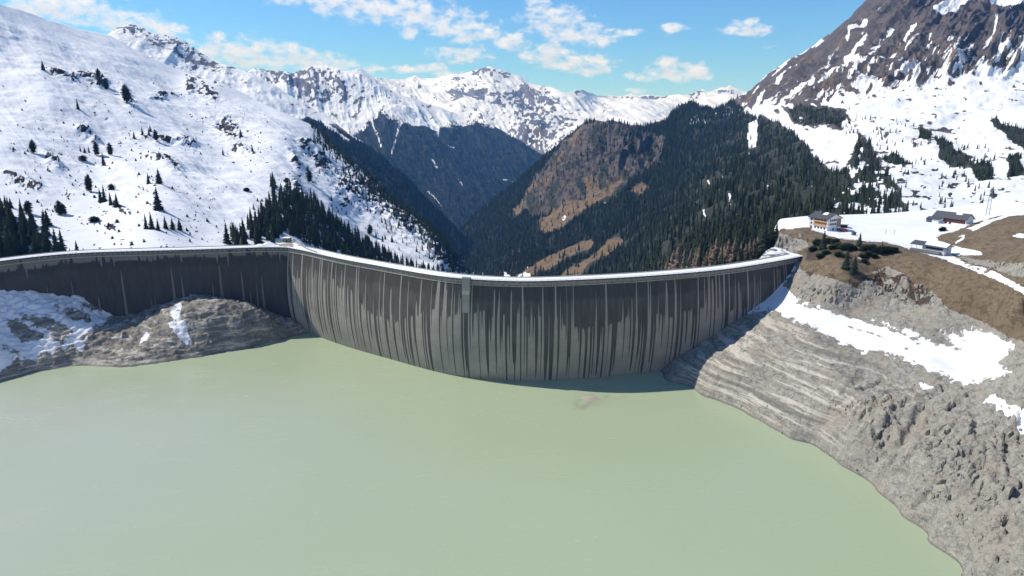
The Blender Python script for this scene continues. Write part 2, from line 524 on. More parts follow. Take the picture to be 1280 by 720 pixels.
A_rock = [(75, 97, 26, 6, 22), (108, 98, 22, 6, 12), (124, 104, 10, 10), (158, 122, 7, 15, -25), (205, 122, 22, 6, -8), (238, 108, 8, 12), (262, 118, 14, 9, 35),
          (240, 82, 10, 9), (103, 165, 14, 6, 20), (118, 175, 6, 4), (200, 175, 28, 5, 12), (285, 165, 25, 14, 30), (232, 180, 14, 6, 30),
          (65, 203, 14, 7, 40), (15, 225, 22, 6, 25), (45, 235, 18, 6, 25), (150, 260, 16, 5, 30), (140, 285, 8, 6), (205, 205, 25, 8, 30), (370, 235, 6, 14, -30), (400, 205, 10, 20, -35),
          (435, 235, 18, 22, -45), (470, 255, 20, 14, 40), (500, 280, 30, 14, 40), (460, 240, 30, 10, 40), (380, 185, 10, 8), (365, 200, 4, 14, -30), (540, 310, 25, 10, 40), (300, 188, 15, 4, 10)]


def A_masks(px, py, P, nz):
    x, y, z = P[..., 0], P[..., 1], P[..., 2]
    rk = np.zeros_like(px)
    for b in A_rock: rk = np.maximum(rk, blob(px, py, b[0], b[1], b[2] * .9, b[3] * .78, *b[4:]))
    n = fbm(x / 60, y / 60, z / 60, 4)
    u = (px * .83 + py * .56) / 16; v = (-px * .56 + py * .83) / 4     # down the fall line
    st = fbm(u, v, None, 4)
    rim = np.clip(1 - (py - np.interp(px, [p[0] for p in A_ridge], [p[1] for p in A_ridge])) / 26, 0, 1) * (px > 395)
    low = sstep(200, 260, py) * (px < 230)
    hf = fbm(px / 3.2, py / 2.2, None, 3) + .16 * np.clip(blob(px, py, 82, 98, 38, 9, 14) + blob(px, py, 158, 122, 9, 16, -25) + blob(px, py, 240, 100, 34, 10, 30) * .6, 0, 1)
    spk = np.clip(hf - .60, 0, 1) * np.clip((fbm(px / 30, py / 20, None, 3) - .38) * 4, 0, 1) * sstep(60, 150, py)
    top = sstep(300, 215, px) * 0 + blob(px, py, 250, 95, 40, 14, 25) * .5
    snow = 1.08 - rk * (.15 + 1.15 * np.clip(hf - .30, 0, 1) * 2.2) - np.clip(n - .58, 0, 1) * .8 - np.clip(st - .60, 0, 1) * .9 - rim * .62 - low * .10 - spk * 3.2 - sstep(.74, .55, nz) * .35 - top * np.clip(hf - .42, 0, 1) * 4
    gr = np.clip(.35 + (st - .5), 0, 1)
    forest = poly(px, py, [(268, 330), (268, 312), (300, 285), (330, 255), (337, 228), (350, 230), (385, 250), (420, 285), (450, 300), (480, 315), (510, 330), (540, 338), (590, 350), (590, 375), (268, 350)], 6)
    forest = np.maximum(forest, poly(px, py, [(-130, 258), (12, 264), (30, 272), (60, 292), (80, 312), (86, 340), (-130, 352)], 6))
    snow = snow - forest * .45
    return dict(snow=np.clip(snow, -.3, 1.3), grass=gr * .6, wood=np.clip(rim * .9 + forest * .55, 0, 1))


mat_A = terrain_mat('snow_slope_left', (.022, .023, .03), (.05, .048, .05), 14, k=.75, bump=1.0, stretch=(1, 1, 1.3))
MA = Mount('snow_mountain', A_ridge, A_bot, A_dep, 720, 420, A_disp, (0.3, .55), A_masks, mat_A)

# ---- rocky ridge behind it, ending in the dark wooded flank
B2_ridge = [(120, 55), (150, 35), (163, 30), (175, 34), (189, 42), (205, 44), (217, 47), (230, 52), (244, 62), (258, 72), (270, 80), (294, 86), (320, 95), (345, 109), (375, 128), (400, 142), (431, 161), (450, 172), (475, 192), (505, 222), (535, 250), (575, 292), (620, 330)]
B2_bot = [(120, 130), (250, 180), (350, 260), (450, 330), (540, 360), (620, 372)]
B2_dep = [(120, 120, 2600), (250, 180, 2500), (350, 260, 2300), (450, 330, 2200), (540, 355, 2200), (620, 370, 2300), (120, 50, 4000), (163, 30, 4500), (217, 47, 4400), (270, 80, 4200), (320, 95, 4000), (375, 128, 3800), (431, 161, 3500), (475, 192, 3300), (535, 250, 3000), (600, 320, 2700)]


def far_disp(L, amp, gull=1.0, seed=0.0):
    def f(px, py, P, m):
        x, y, z = P[..., 0] + seed, P[..., 1], P[..., 2]
        g = ridged(x / L + .3 * y / L, y / L * .25, z / (L * 2.6), 6, .55) - .5
        b = fbm(x / (L * 1.7), y / (L * 1.7), z / (L * 1.7), 6, .55) - .5
        return amp * (g * gull + b * 1.2)
    return f


def B2_masks(px, py, P, nz):
    x, y, z = P[..., 0], P[..., 1], P[..., 2]
    n = fbm(x / 150, y / 150, z / 90, 5); r = ridged(x / 120, y / 300, z / 240, 5)
    d = py - np.interp(px, [p[0] for p in B2_ridge], [p[1] for p in B2_ridge])
    rock = blob(px, py, 163, 38, 22, 12) + blob(px, py, 205, 52, 40, 12, 15) + blob(px, py, 240, 78, 12, 14) + blob(px, py, 262, 78, 20, 7, 30)
    hf = fbm(px / 3.4, py / 3.0, None, 4)
    snow = 1.08 - np.clip(rock, 0, 1.2) * (.10 + 2.5 * np.clip(hf - .38, 0, 1) + .6 * (r - .4)) - np.clip(n - .55, 0, 1)
    edge = np.interp(px, [300, 360, 385, 400, 431, 445, 475, 520], [400, 155, 150, 152, 163, 172, 186, 180])
    ton = poly(px, py, [(405, 156), (420, 160), (437, 172), (436, 177), (420, 170), (405, 162)], 2)
    fr = sstep(-4, 4, py - edge)
    snow = snow - sstep(.72, .5, nz) * .55 - np.clip(r - .56, 0, 1) * 1.6 * sstep(45, 10, d) - fr * 1.2 + ton * 1.6
    return dict(snow=np.clip(snow, -.5, 1.3), wood=np.clip(fr * 1.3, 0, 1.3), grass=np.zeros_like(px))


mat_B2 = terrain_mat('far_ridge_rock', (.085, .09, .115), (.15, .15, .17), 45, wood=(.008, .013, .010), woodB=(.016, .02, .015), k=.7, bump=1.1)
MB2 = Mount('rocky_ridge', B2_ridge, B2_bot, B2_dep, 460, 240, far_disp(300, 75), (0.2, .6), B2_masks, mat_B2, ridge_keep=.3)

# ---- far range with the long wooded flank
C_ridge = [(300, 96), (320, 87), (337, 89), (352, 92), (367, 94), (387, 86), (398, 84), (409, 83), (420, 87), (431, 92), (440, 91), (450, 88), (458, 92), (467, 100), (484, 113), (505, 121), (520, 124), (545, 132), (560, 137), (577, 143), (593, 152), (615, 158), (627, 165), (643, 173), (667, 187), (678, 195), (705, 225), (730, 260)]
C_bot = [(300, 150), (400, 230), (480, 310), (560, 345), (650, 340), (730, 330)]
C_dep = [(300, 150, 5200), (400, 230, 4700), (480, 310, 4200), (560, 345, 3900), (650, 340, 4200), (730, 330, 4600), (300, 96, 7000), (387, 86, 7400), (450, 88, 7200), (484, 113, 7000), (540, 130, 6900), (593, 152, 6700), (678, 195, 6300), (730, 260, 6000),
         (450, 150, 6300), (500, 170, 5900), (600, 230, 5300)]


def C_masks(px, py, P, nz):
    x, y, z = P[..., 0], P[..., 1], P[..., 2]
    n = fbm(x / 260, y / 260, z / 160, 5); r = ridged(x / 150, y / 500, z / 600, 5)
    rock = blob(px, py, 395, 100, 22, 14) + blob(px, py, 345, 95, 25, 8, 15) + .8 * blob(px, py, 375, 108, 25, 8, 20) + .7 * blob(px, py, 448, 138, 6, 14, 15) + .6 * blob(px, py, 428, 115, 20, 16) + .4 * blob(px, py, 520, 130, 40, 8, 15)
    hf = fbm(px / 3.4, py / 4.2, None, 4)
    snow = 1.08 - np.clip(rock, 0, 1.2) * (.12 + 2.8 * np.clip(hf - .36, 0, 1) + .7 * (r - .45)) - np.clip(n - .5, 0, 1) * 1.2
    edge = np.interp(px, [300, 440, 459, 470, 478, 495, 514, 530, 548, 543, 556, 575, 598, 612, 640], [180, 178, 160, 152, 146, 155, 164, 168, 175, 166, 157, 154, 152, 156, 168])
    fr = sstep(-7, 9, py - edge + (n - .5) * 26)
    chute = line(px, py, [(462, 150), (470, 170), (478, 192)], 2.2) + line(px, py, [(500, 165), (494, 185), (488, 205)], 2) + line(px, py, [(540, 205), (545, 212)], 2.2) + line(px, py, [(535, 240), (545, 252), (552, 262)], 1.6) + line(px, py, [(573, 228), (578, 234)], 2) + line(px, py, [(640, 230), (628, 228)], 1.5) + line(px, py, [(560, 185), (575, 190)], 1.5)
    snow = snow - sstep(.74, .5, nz) * .5 - np.clip(fbm(px / 5, py / 4, None, 4) - .53, 0, 1) * 2.2
    gl = np.clip(r - .68, 0, 1) * (fr > .5) * sstep(270, 150, py)
    snow = snow - fr * 1.1 + np.clip(chute, 0, 1) * 1.0 + gl * 1.5
    return dict(snow=np.clip(snow, -.5, 1.3), wood=np.clip(fr * 1.3, 0, 1.3), grass=np.zeros_like(px))


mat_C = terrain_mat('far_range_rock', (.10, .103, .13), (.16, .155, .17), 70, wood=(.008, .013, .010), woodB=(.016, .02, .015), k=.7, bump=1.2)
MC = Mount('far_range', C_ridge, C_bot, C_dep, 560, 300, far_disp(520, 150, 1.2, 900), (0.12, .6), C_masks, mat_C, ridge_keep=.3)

# ---- farthest summits
E_ridge = [(455, 104), (470, 97), (487, 99), (505, 100), (520, 97), (530, 101), (545, 100), (562, 96), (578, 94), (590, 90), (598, 88), (612, 85), (620, 88), (628, 89), (640, 95), (651, 97), (662, 105), (676, 107), (695, 112), (709, 117), (720, 113), (727, 113), (734, 115), (745, 121), (759, 119), (775, 121), (790, 118), (798, 121), (807, 119), (818, 120), (829, 121), (845, 119), (859, 119), (865, 117), (870, 115), (879, 112), (884, 115), (890, 114), (901, 110), (907, 110), (912, 107), (917, 110), (923, 111), (940, 118), (980, 122)]
E_bot = [(455, 160), (560, 190), (640, 260), (720, 260), (800, 200), (980, 200)]
E_dep = [(455, 160, 8200), (560, 190, 7800), (640, 260, 7000), (720, 260, 6800), (800, 200, 6600), (980, 200, 7000), (470, 97, 12500), (530, 101, 12800), (612, 85, 11500), (660, 105, 11000), (725, 113, 10800), (620, 140, 9500), (700, 160, 9000),
         (760, 119, 14000), (800, 119, 14500), (879, 112, 14500), (912, 107, 14500), (980, 122, 14500), (760, 135, 11000), (830, 135, 11500), (900, 140, 11500), (800, 150, 9000)]


def E_masks(px, py, P, nz):
    x, y, z = P[..., 0], P[..., 1], P[..., 2]
    n = fbm(x / 420, y / 420, z / 260, 5); r = ridged(x / 260, y / 900, z / 500, 5)
    rock = 1.0 * blob(px, py, 612, 93, 22, 8) + .9 * blob(px, py, 655, 125, 32, 16) + .9 * blob(px, py, 600, 122, 20, 8, 10) + .6 * blob(px, py, 580, 118, 14, 5) + 1.1 * blob(px, py, 668, 172, 26, 30) + .7 * blob(px, py, 700, 165, 25, 22) + .55 * blob(px, py, 640, 150, 30, 10)
    rock = rock + 1.0 * blob(px, py, 800, 124, 45, 3.5) + .8 * blob(px, py, 905, 117, 16, 6) + .8 * blob(px, py, 870, 118, 14, 6) + .5 * blob(px, py, 722, 118, 12, 4)
    extra_snow = 1.0 * blob(px, py, 655, 148, 16, 5, -25) + blob(px, py, 630, 152, 8, 14, 30)  # patches with more snow cover
    hf = fbm(px / 3.2, py / 3.6, None, 4)
    snow = 1.08 - np.clip(rock, 0, 1.25) * (.12 + 2.9 * np.clip(hf - .36, 0, 1) + .7 * (r - .45)) - np.clip(n - .52, 0, 1) * 1.2 + extra_snow * .5
    snow = snow - sstep(.76, .5, nz) * .6 - np.clip(fbm(px / 7, py / 4, None, 5) - .52, 0, 1) * 2.4 * sstep(900, 700, px)
    wd = blob(px, py, 678, 168, 10, 10) * .7 + blob(px, py, 662, 185, 8, 8) * .8
    return dict(snow=np.clip(snow, -.3, 1.3), wood=np.clip(wd, 0, 1), grass=np.clip(blob(px, py, 668, 180, 18, 18) * .9, 0, 1))


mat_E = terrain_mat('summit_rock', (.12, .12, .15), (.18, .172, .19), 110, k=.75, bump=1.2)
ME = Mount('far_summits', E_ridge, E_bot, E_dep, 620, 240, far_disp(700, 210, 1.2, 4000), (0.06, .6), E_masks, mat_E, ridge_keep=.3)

# ---- wooded hill and the great rock mountain on the right
G_ridge = [(548, 345), (562, 312), (575, 287), (600, 262), (620, 247), (640, 232), (660, 214), (682, 194), (704, 176), (726, 158), (732, 154), (742, 152), (757, 151), (779, 153), (804, 158), (820, 151), (834, 150), (840, 139), (851, 130), (865, 129), (879, 136), (890, 136), (904, 133), (918, 127), (940, 112), (960, 94), (968, 89), (1000, 68), (1024, 53), (1040, 42), (1065, 22), (1082, 3), (1110, -18), (1160, -55), (1240, -95), (1330, -120), (1420, -120)]
G_bot = [(548, 372), (640, 374), (800, 366), (900, 352), (960, 330), (985, 318), (1010, 292), (1100, 292), (1200, 290), (1300, 290), (1420, 290)]
G_dep = [(548, 372, 2300), (562, 320, 2900), (575, 290, 3200), (600, 262, 3250), (640, 232, 3200), (682, 194, 3150), (732, 154, 3000), (779, 153, 2800), (830, 150, 2850), (865, 129, 3100), (900, 134, 3050), (918, 127, 3100), (960, 94, 3150), (1024, 53, 3100), (1082, 3, 3050), (1160, -50, 3000), (1300, -110, 2900), (1420, -110, 2900),
         (640, 340, 1950), (700, 345, 1750), (700, 300, 2100), (660, 280, 2500), (760, 240, 2300), (760, 300, 1800), (800, 340, 1300), (850, 250, 1750), (850, 330, 800), (900, 345, 590), (900, 290, 780), (950, 325, 585), (950, 285, 720), (985, 318, 600), (930, 200, 1700),
         (1010, 290, 660), (1010, 250, 850), (1010, 190, 1350), (1010, 140, 1900), (1100, 285, 660), (1100, 240, 850), (1090, 180, 1250), (1090, 120, 1800), (1090, 60, 2400), (1200, 285, 680), (1200, 230, 900), (1200, 170, 1250), (1200, 100, 1700), (1200, 30, 2300), (1300, 285, 680), (1300, 200, 1000), (1300, 100, 1600), (1300, 0, 2300), (1420, 280, 700), (1420, 100, 1500)]
CLIFF = [(700, 182), (730, 155), (757, 152), (800, 160), (832, 176), (826, 205), (800, 222), (765, 238), (735, 250), (700, 264), (668, 275), (655, 262), (660, 240), (678, 212)]
F_BROWN = [[(652, 340), (690, 318), (715, 306), (737, 298), (744, 304), (708, 326), (680, 342), (660, 350)],
           [(698, 350), (720, 330), (750, 312), (775, 298), (784, 300), (745, 327), (724, 350)],
           [(672, 279), (700, 262), (735, 246), (770, 230), (786, 221), (785, 229), (750, 250), (712, 273), (695, 284), (680, 292)],
           [(788, 238), (802, 228), (812, 232), (798, 241)], [(640, 262), (655, 252), (660, 256), (642, 268)], [(712, 176), (728, 160), (732, 166), (716, 184)]]
F_SNOWB = [[(628, 339), (632, 340), (640, 347), (648, 344), (656, 341), (664, 345), (662, 356), (632, 356)], [(938, 152), (948, 148), (947, 170), (943, 186), (936, 184), (933, 172)],
           [(1004, 162), (1014, 166), (1026, 157), (1040, 170), (1050, 178), (1063, 190), (1057, 198), (1045, 193), (1032, 196), (1020, 186), (1010, 172)]]
F_WOOD = [[(548, 376), (548, 330), (575, 287), (600, 262), (640, 232), (682, 196), (704, 178), (735, 152), (804, 160), (834, 150), (840, 139), (865, 128), (890, 136), (918, 130), (940, 146), (962, 150), (985, 160), (1003, 178), (1020, 196), (1035, 206), (1052, 206), (1065, 190), (1072, 170), (1085, 175), (1100, 200), (1106, 218), (1122, 238), (1133, 262), (1140, 292), (985, 330), (900, 356), (800, 370)],
          [(985, 140), (1000, 133), (1030, 135), (1060, 145), (1070, 162), (1060, 172), (1048, 164), (1030, 152), (1005, 156), (990, 150)]]
F_STRIP = [[(1100, 190), (1120, 186), (1142, 200), (1130, 206)], [(1168, 172), (1180, 172), (1195, 190), (1218, 205), (1215, 212), (1190, 207), (1175, 200)], [(1212, 212), (1228, 208), (1240, 214), (1242, 228), (1226, 226)],
           [(1238, 150), (1247, 152), (1262, 163), (1284, 165), (1284, 192), (1262, 180), (1248, 172)], [(1258, 205), (1272, 200), (1280, 222), (1262, 224)], [(1150, 160), (1166, 165), (1160, 178), (1148, 170)]]  # first strip here: a gully's shade painted as dark wood
DROCK = [(900, 145), (918, 127), (960, 94), (1024, 53), (1082, 0), (1160, -60), (1430, -130), (1430, 70), (1290, 80), (1255, 92), (1225, 88), (1200, 100), (1170, 100), (1150, 112), (1120, 108), (1090, 118), (1060, 116), (1030, 128), (1000, 128), (985, 134), (950, 138)]


def mx_poly(px, py, L, soft):
    m = np.zeros_like(px)
    for p in L: m = np.maximum(m, poly(px, py, p, soft))
    return m


def G_masks(px, py, P, nz):
    x, y, z = P[..., 0], P[..., 1], P[..., 2]
    n = fbm(x / 70, y / 70, z / 70, 5)
    wood = mx_poly(px, py, F_WOOD, 6)
    cliff = poly(px, py, CLIFF, 6)
    brown = mx_poly(px, py, F_BROWN, 2.0)
    snb = mx_poly(px, py, F_SNOWB, 2.5)
    rock = poly(px, py, DROCK, 7)
    u = (px * .72 - py * .69); v = (px * .69 + py * .72)              # u runs along the rock ribs
    st = fbm(u / 45, v / 5, None, 5); st2 = fbm(u / 14 + 40, v / 2.4, None, 4)
    streak = np.clip((st - .54) * 8, 0, 1) * .45 + np.clip((st2 - .50) * 9, 0, 1) * .6
    lower = sstep(35, 120, py - np.interp(px, [900, 1000, 1100, 1280], [70, 20, 0, -20]))
    chute = .7 * line(px, py, [(1248, 16), (1243, 40), (1232, 58), (1214, 76), (1200, 90)], 4.5) + line(px, py, [(1258, 18), (1266, 36)], 3) + line(px, py, [(1244, 80), (1252, 64), (1262, 72)], 6) + line(px, py, [(1062, 50), (1078, 32), (1082, 26)], 5) + line(px, py, [(1060, 76), (1078, 58), (1084, 48)], 5) + line(px, py, [(1036, 98), (1060, 82), (1074, 74)], 5) + line(px, py, [(1096, 62), (1106, 50), (1116, 40)], 4.5) + line(px, py, [(1130, 46), (1144, 34)], 4) + line(px, py, [(968, 96), (985, 84)], 3) + line(px, py, [(1095, 12), (1120, 0)], 4) + line(px, py, [(1160, 58), (1164, 48)], 4) + line(px, py, [(1276, 88), (1279, 62)], 4)
    cap = poly(px, py, [(1168, 16), (1185, 6), (1205, -6), (1300, -12), (1300, 8), (1250, 5), (1215, 5), (1192, 14), (1175, 20)], 3)
    dsnow = np.clip(.06 + streak * (.33 + .55 * lower) + lower * .06 + np.clip(chute * np.clip((fbm(u / 9, v / 2.2, None, 4) - .28) * 3.6, 0, 1.3), 0, 1) * .8 + cap * 1.1, 0, 1.2)
    mott = fbm(px / 9, py / 3.2, None, 4)
    low = sstep(140, 260, py)
    bench = 1.12 - np.clip(mott - .49 + .05 * low, 0, 1) * 2.7 - np.clip(n - .55, 0, 1) * 1.0
    snow = bench * (1 - rock) + dsnow * rock
    strip = mx_poly(px, py, F_STRIP, 3)
    snow = snow - strip * 1.0
    fs = wood * (1 - .75 * snb)
    patch = np.clip((fbm(px / 8, py / 8, None, 4) - .66) * 5, 0, 1) + np.clip((fbm(px / 11, py / 8, None, 3) - np.interp(px, [1020, 1060, 1130], [.9, .53, .44])) * 14, 0, 1.6)
    snow = snow * (1 - np.clip(fs * 1.4, 0, 1)) + fs * (.12 + patch * .55 * sstep(620, 900, px))
    snow = np.maximum(snow, snb * (.35 + 1.3 * fbm(px / 6, py / 4, None, 3)))
    snow = np.maximum(snow, line(px, py, [(748, 206), (754, 214), (755, 230)], 2.4) + line(px, py, [(704, 260), (716, 253)], 2) + line(px, py, [(798, 182), (800, 195)], 2.5) * .9 + line(px, py, [(914, 248), (912, 258)], 2.4) + line(px, py, [(886, 262), (883, 272)], 2) + line(px, py, [(730, 272), (736, 270)], 2) + line(px, py, [(742, 262), (756, 252)], 1.6) + line(px, py, [(703, 273), (706, 270)], 2) + line(px, py, [(777, 282), (779, 292)], 2) + line(px, py, [(750, 345), (756, 340)], 2.5) + line(px, py, [(656, 337), (660, 334)], 1.2))
    hi = poly(px, py, [(858, 150), (880, 138), (905, 136), (925, 134), (950, 140), (975, 146), (970, 150), (940, 146), (918, 142), (890, 150), (866, 156)], 4)
    snow = np.maximum(snow, hi * (.35 + mott))
    snow = snow * (1 - cliff * .9)
    grass = np.maximum(brown * 1.15, rock * np.clip(.20 + (st - .5) * 1.2 + lower * .25, 0, .7))
    grass = np.maximum(grass, cliff * np.clip(.06 + (n - .5) * 2.2 + .45 * sstep(215, 250, py), 0, 1))
    grass = np.maximum(grass, fs * .25)
    wd = np.maximum(strip * 1.0, cliff * np.clip((fbm(px / 9, py / 14, None, 4) - .42) * 3.2, 0, .9))
    wd = np.maximum(wd, fs * (1 - brown) * (1 - cliff * .75) * (1 - snb) * .85)
    wd = np.maximum(wd, rock * np.clip((n - .56) * 2.5, 0, .5))
    wd = np.maximum(wd, (1 - rock) * (1 - wood) * low * np.clip((mott - .52) * 3, 0, .8))
    return dict(snow=np.clip(snow, -.3, 1.3), wood=wd, grass=grass)


def G_disp(px, py, P, m):
    x, y, z = P[..., 0], P[..., 1], P[..., 2]
    rock = poly(px, py, DROCK, 12); cliff = poly(px, py, CLIFF, 10)
    u = (px * .72 - py * .69); v = (px * .69 + py * .72)
    rib = ridged(u / 70, v / 16, None, 5) - .5
    ver = ridged(px / 17 + py / 60, py / 30 + fbm(px / 20, py / 20, None, 3) * 1.2, None, 6, .6) - .5
    f = fbm(x / 120, y / 120, z / 120, 6) - .5
    s_ = fbm(x / 24, y / 24, z / 24, 4) - .5
    k = sstep(640, 1100, y)
    return k * (f * 46 + rock * rib * 62 + cliff * ver * 85 + rock * (ridged(x / 45, y / 45, z / 45, 4) - .5) * 24) + s_ * (1.5 + 5 * k)


mat_G = terrain_mat('right_mountain_rock', (.060, .054, .058), (.115, .097, .092), 12, grassA=(.23, .16, .092), grassB=(.14, .10, .062), k=.34, kw=.8, bump=1.1, rockC=(.115, .092, .078))
MG = Mount('wooded_mountain', G_ridge, G_bot, G_dep, 1000, 520, G_disp, (0.15, .6), G_masks, mat_G, ridge_keep=.45)

# ---- one base sheet under everything
g = 11900.0
gb = MB().add([(-g, -3200, -900), (g, -3200, -900), (g, 17500, -900), (-g, 17500, -900)], [(0, 1, 2, 3)]).build('ground', plain('valley_ground', (.06, .06, .045), .9, .3, .01))
gb['kind'] = 'structure'

# ---- unseen snowy valley behind and beside the camera, added to bounce fill light
na_, nr_ = 220, 90
AZ, RR = np.meshgrid(np.radians(np.linspace(52, 262, na_)), np.linspace(0, 1, nr_))
rad = 620 + 130 * np.sin(AZ * 3) + 1900 * RR ** 1.15
Xv, Yv = rad * np.sin(AZ), rad * np.cos(AZ)
Yv = np.where((Xv < -300) & (Yv > -150), Yv - 250, Yv)
Zv = -6 + 1000 * RR ** .85 * (.75 + .5 * fbm(Xv / 700, Yv / 700, None, 4)) + (ridged(Xv / 300, Yv / 300, None, 5) - .5) * 160 * sstep(0, .3, RR)
ii = np.arange(na_ * nr_).reshape(nr_, na_)
qv = np.stack([ii[:-1, :-1], ii[:-1, 1:], ii[1:, 1:], ii[1:, :-1]], -1).reshape(-1, 4)
nv_ = fbm(Xv / 120, Yv / 120, None, 5)
o = mesh_np('valley_side', np.stack([Xv, Yv, Zv], -1).reshape(-1, 3), qv, mat_A, True, None, {'snow': 1.1 - np.clip(nv_ - .56, 0, 1) * 4 - .9 * sstep(.03, .0, RR), 'wood': nv_ * 0, 'grass': nv_ * 0})
o['kind'] = 'structure'

# ------------------------------------------------------------------ dam lines
CREST_PX = [(-160, 353), (-60, 337), (0, 328), (40, 323), (75, 319.5), (110, 317.2), (180, 315.2), (260, 313), (330, 310.5), (352, 310)]
wing_l = at_z([p[0] for p in CREST_PX], [p[1] for p in CREST_PX], np.full(len(CREST_PX), CREST))[:, :2]
ARCH_PX = [(360, 311), (380, 314.5), (420, 324), (480, 335), (560, 348.5), (640, 353.5), (700, 352.5), (800, 347.5), (900, 339), (950, 331.5), (985, 325.5), (1001, 322)]
arch_l = at_z([p[0] for p in ARCH_PX], [p[1] for p in ARCH_PX], np.full(len(ARCH_PX), CREST))[:, :2]


def spline(pts, step=2.0):
    pts = np.asarray(pts, float); out = []
    P = np.vstack([2 * pts[0] - pts[1], pts, 2 * pts[-1] - pts[-2]])
    for i in range(1, len(P) - 2):
        n = max(2, int(np.linalg.norm(P[i + 1] - P[i]) / step))
        t = np.linspace(0, 1, n, endpoint=False)[:, None]
        a, b, c, d = P[i - 1], P[i], P[i + 1], P[i + 2]
        out.append(.5 * ((2 * b) + (-a + c) * t + (2 * a - 5 * b + 4 * c - d) * t ** 2 + (-a + 3 * b - 3 * c + d) * t ** 3))
    out.append(P[-2][None])
    return np.vstack(out)


def smooth_line(L, k):
    for _ in range(k):
        M = L.copy(); M[1:-1] = .25 * L[:-2] + .5 * L[1:-1] + .25 * L[2:]; L = M
    return L


arch = smooth_line(spline(arch_l), 60)
wing = smooth_line(spline(np.vstack([wing_l, arch_l[:1]])), 60)


def normals(L):
    t = np.gradient(L, axis=0); t /= np.linalg.norm(t, axis=1, keepdims=True)
    return np.stack([t[:, 1], -t[:, 0]], 1)          # towards the lake


def on_line(px, py, L):
    """3D point where the view ray meets the vertical sheet above plan line L"""
    r = ray(px, py)
    a = L[:-1]; b = L[1:]
    best = None
    for (p, q) in zip(a, b):
        e = q - p
        den_ = r[0] * e[1] - r[1] * e[0]
        if abs(den_) < 1e-9: continue
        tt = (p[0] * e[1] - p[1] * e[0]) / den_
        ss = (p[0] * r[1] - p[1] * r[0]) / den_
        if -1e-6 <= ss <= 1 + 1e-6 and tt > 0 and (best is None or tt < best): best = tt
    return CAM + r * best


# ------------------------------------------------------------------ banks (height fields)
class Field:
    def __init__(s, name, ctrl, x0, x1, y0, y1, step, noise, masks, mat, keep=None):
        pts = []
        for c in ctrl:
            if c[0] == 'z': pts.append(at_z(c[1], c[2], c[3]))
            elif c[0] == 'dam': pts.append(on_line(c[1], c[2], c[3]))
            elif c[0] == 'd': pts.append(at_depth(c[1], c[2], c[3]))
            else: pts.append(np.array(c[1:4], float))
        pts = np.array(pts)
        s.f = TPS(pts[:, 0], pts[:, 1], pts[:, 2], 3e-5)
        s.noise = noise
        xs = np.arange(x0, x1, step); ys = np.arange(y0, y1, step)
        X, Y = np.meshgrid(xs, ys)
        Z0 = s.f(X, Y)
        px, py = proj(np.stack([X, Y, Z0], -1))
        Z = Z0 + noise(X, Y, Z0, px, py)
        V = np.stack([X, Y, Z], -1)
        s.X0, s.Y0, s.st, s.V = x0, y0, step, V
        s.px, s.py = px, py
        A = masks(px, py, V)
        r, c = X.shape
        ii = np.arange(r * c).reshape(r, c)
        q = np.stack([ii[:-1, :-1], ii[:-1, 1:], ii[1:, 1:], ii[1:, :-1]], -1).reshape(-1, 4)
        if keep is not None:
            kp = keep(X, Y, Z).ravel(); q = q[kp[q].all(1)]
        used = np.unique(q); mp = -np.ones(r * c, int); mp[used] = np.arange(len(used))
        s.o = mesh_np(name, V.reshape(-1, 3)[used], mp[q], mat, True, None, {k: v.ravel()[used] for k, v in A.items()})
        s.o['kind'] = 'structure'

    def z(s, x, y):
        i = np.clip((np.asarray(x) - s.X0) / s.st, 0, s.V.shape[1] - 1.001); j = np.clip((np.asarray(y) - s.Y0) / s.st, 0, s.V.shape[0] - 1.001)
        a = i - np.floor(i); b = j - np.floor(j); i = np.floor(i).astype(int); j = np.floor(j).astype(int); Z = s.V[..., 2]
        return (Z[j, i] * (1 - a) + Z[j, i + 1] * a) * (1 - b) + (Z[j + 1, i] * (1 - a) + Z[j + 1, i + 1] * a) * b

    def pick(s, px, py):
        """surface point under a pixel: march the view ray"""
        r = ray(px, py)
        for Y in np.arange(s.Y0, s.Y0 + s.st * (s.V.shape[0] - 1), .5):
            P = CAM + r * Y
            if s.X0 < P[0] < s.X0 + s.st * (s.V.shape[1] - 1) and P[2] <= s.z(P[0], P[1]): return P
        return None


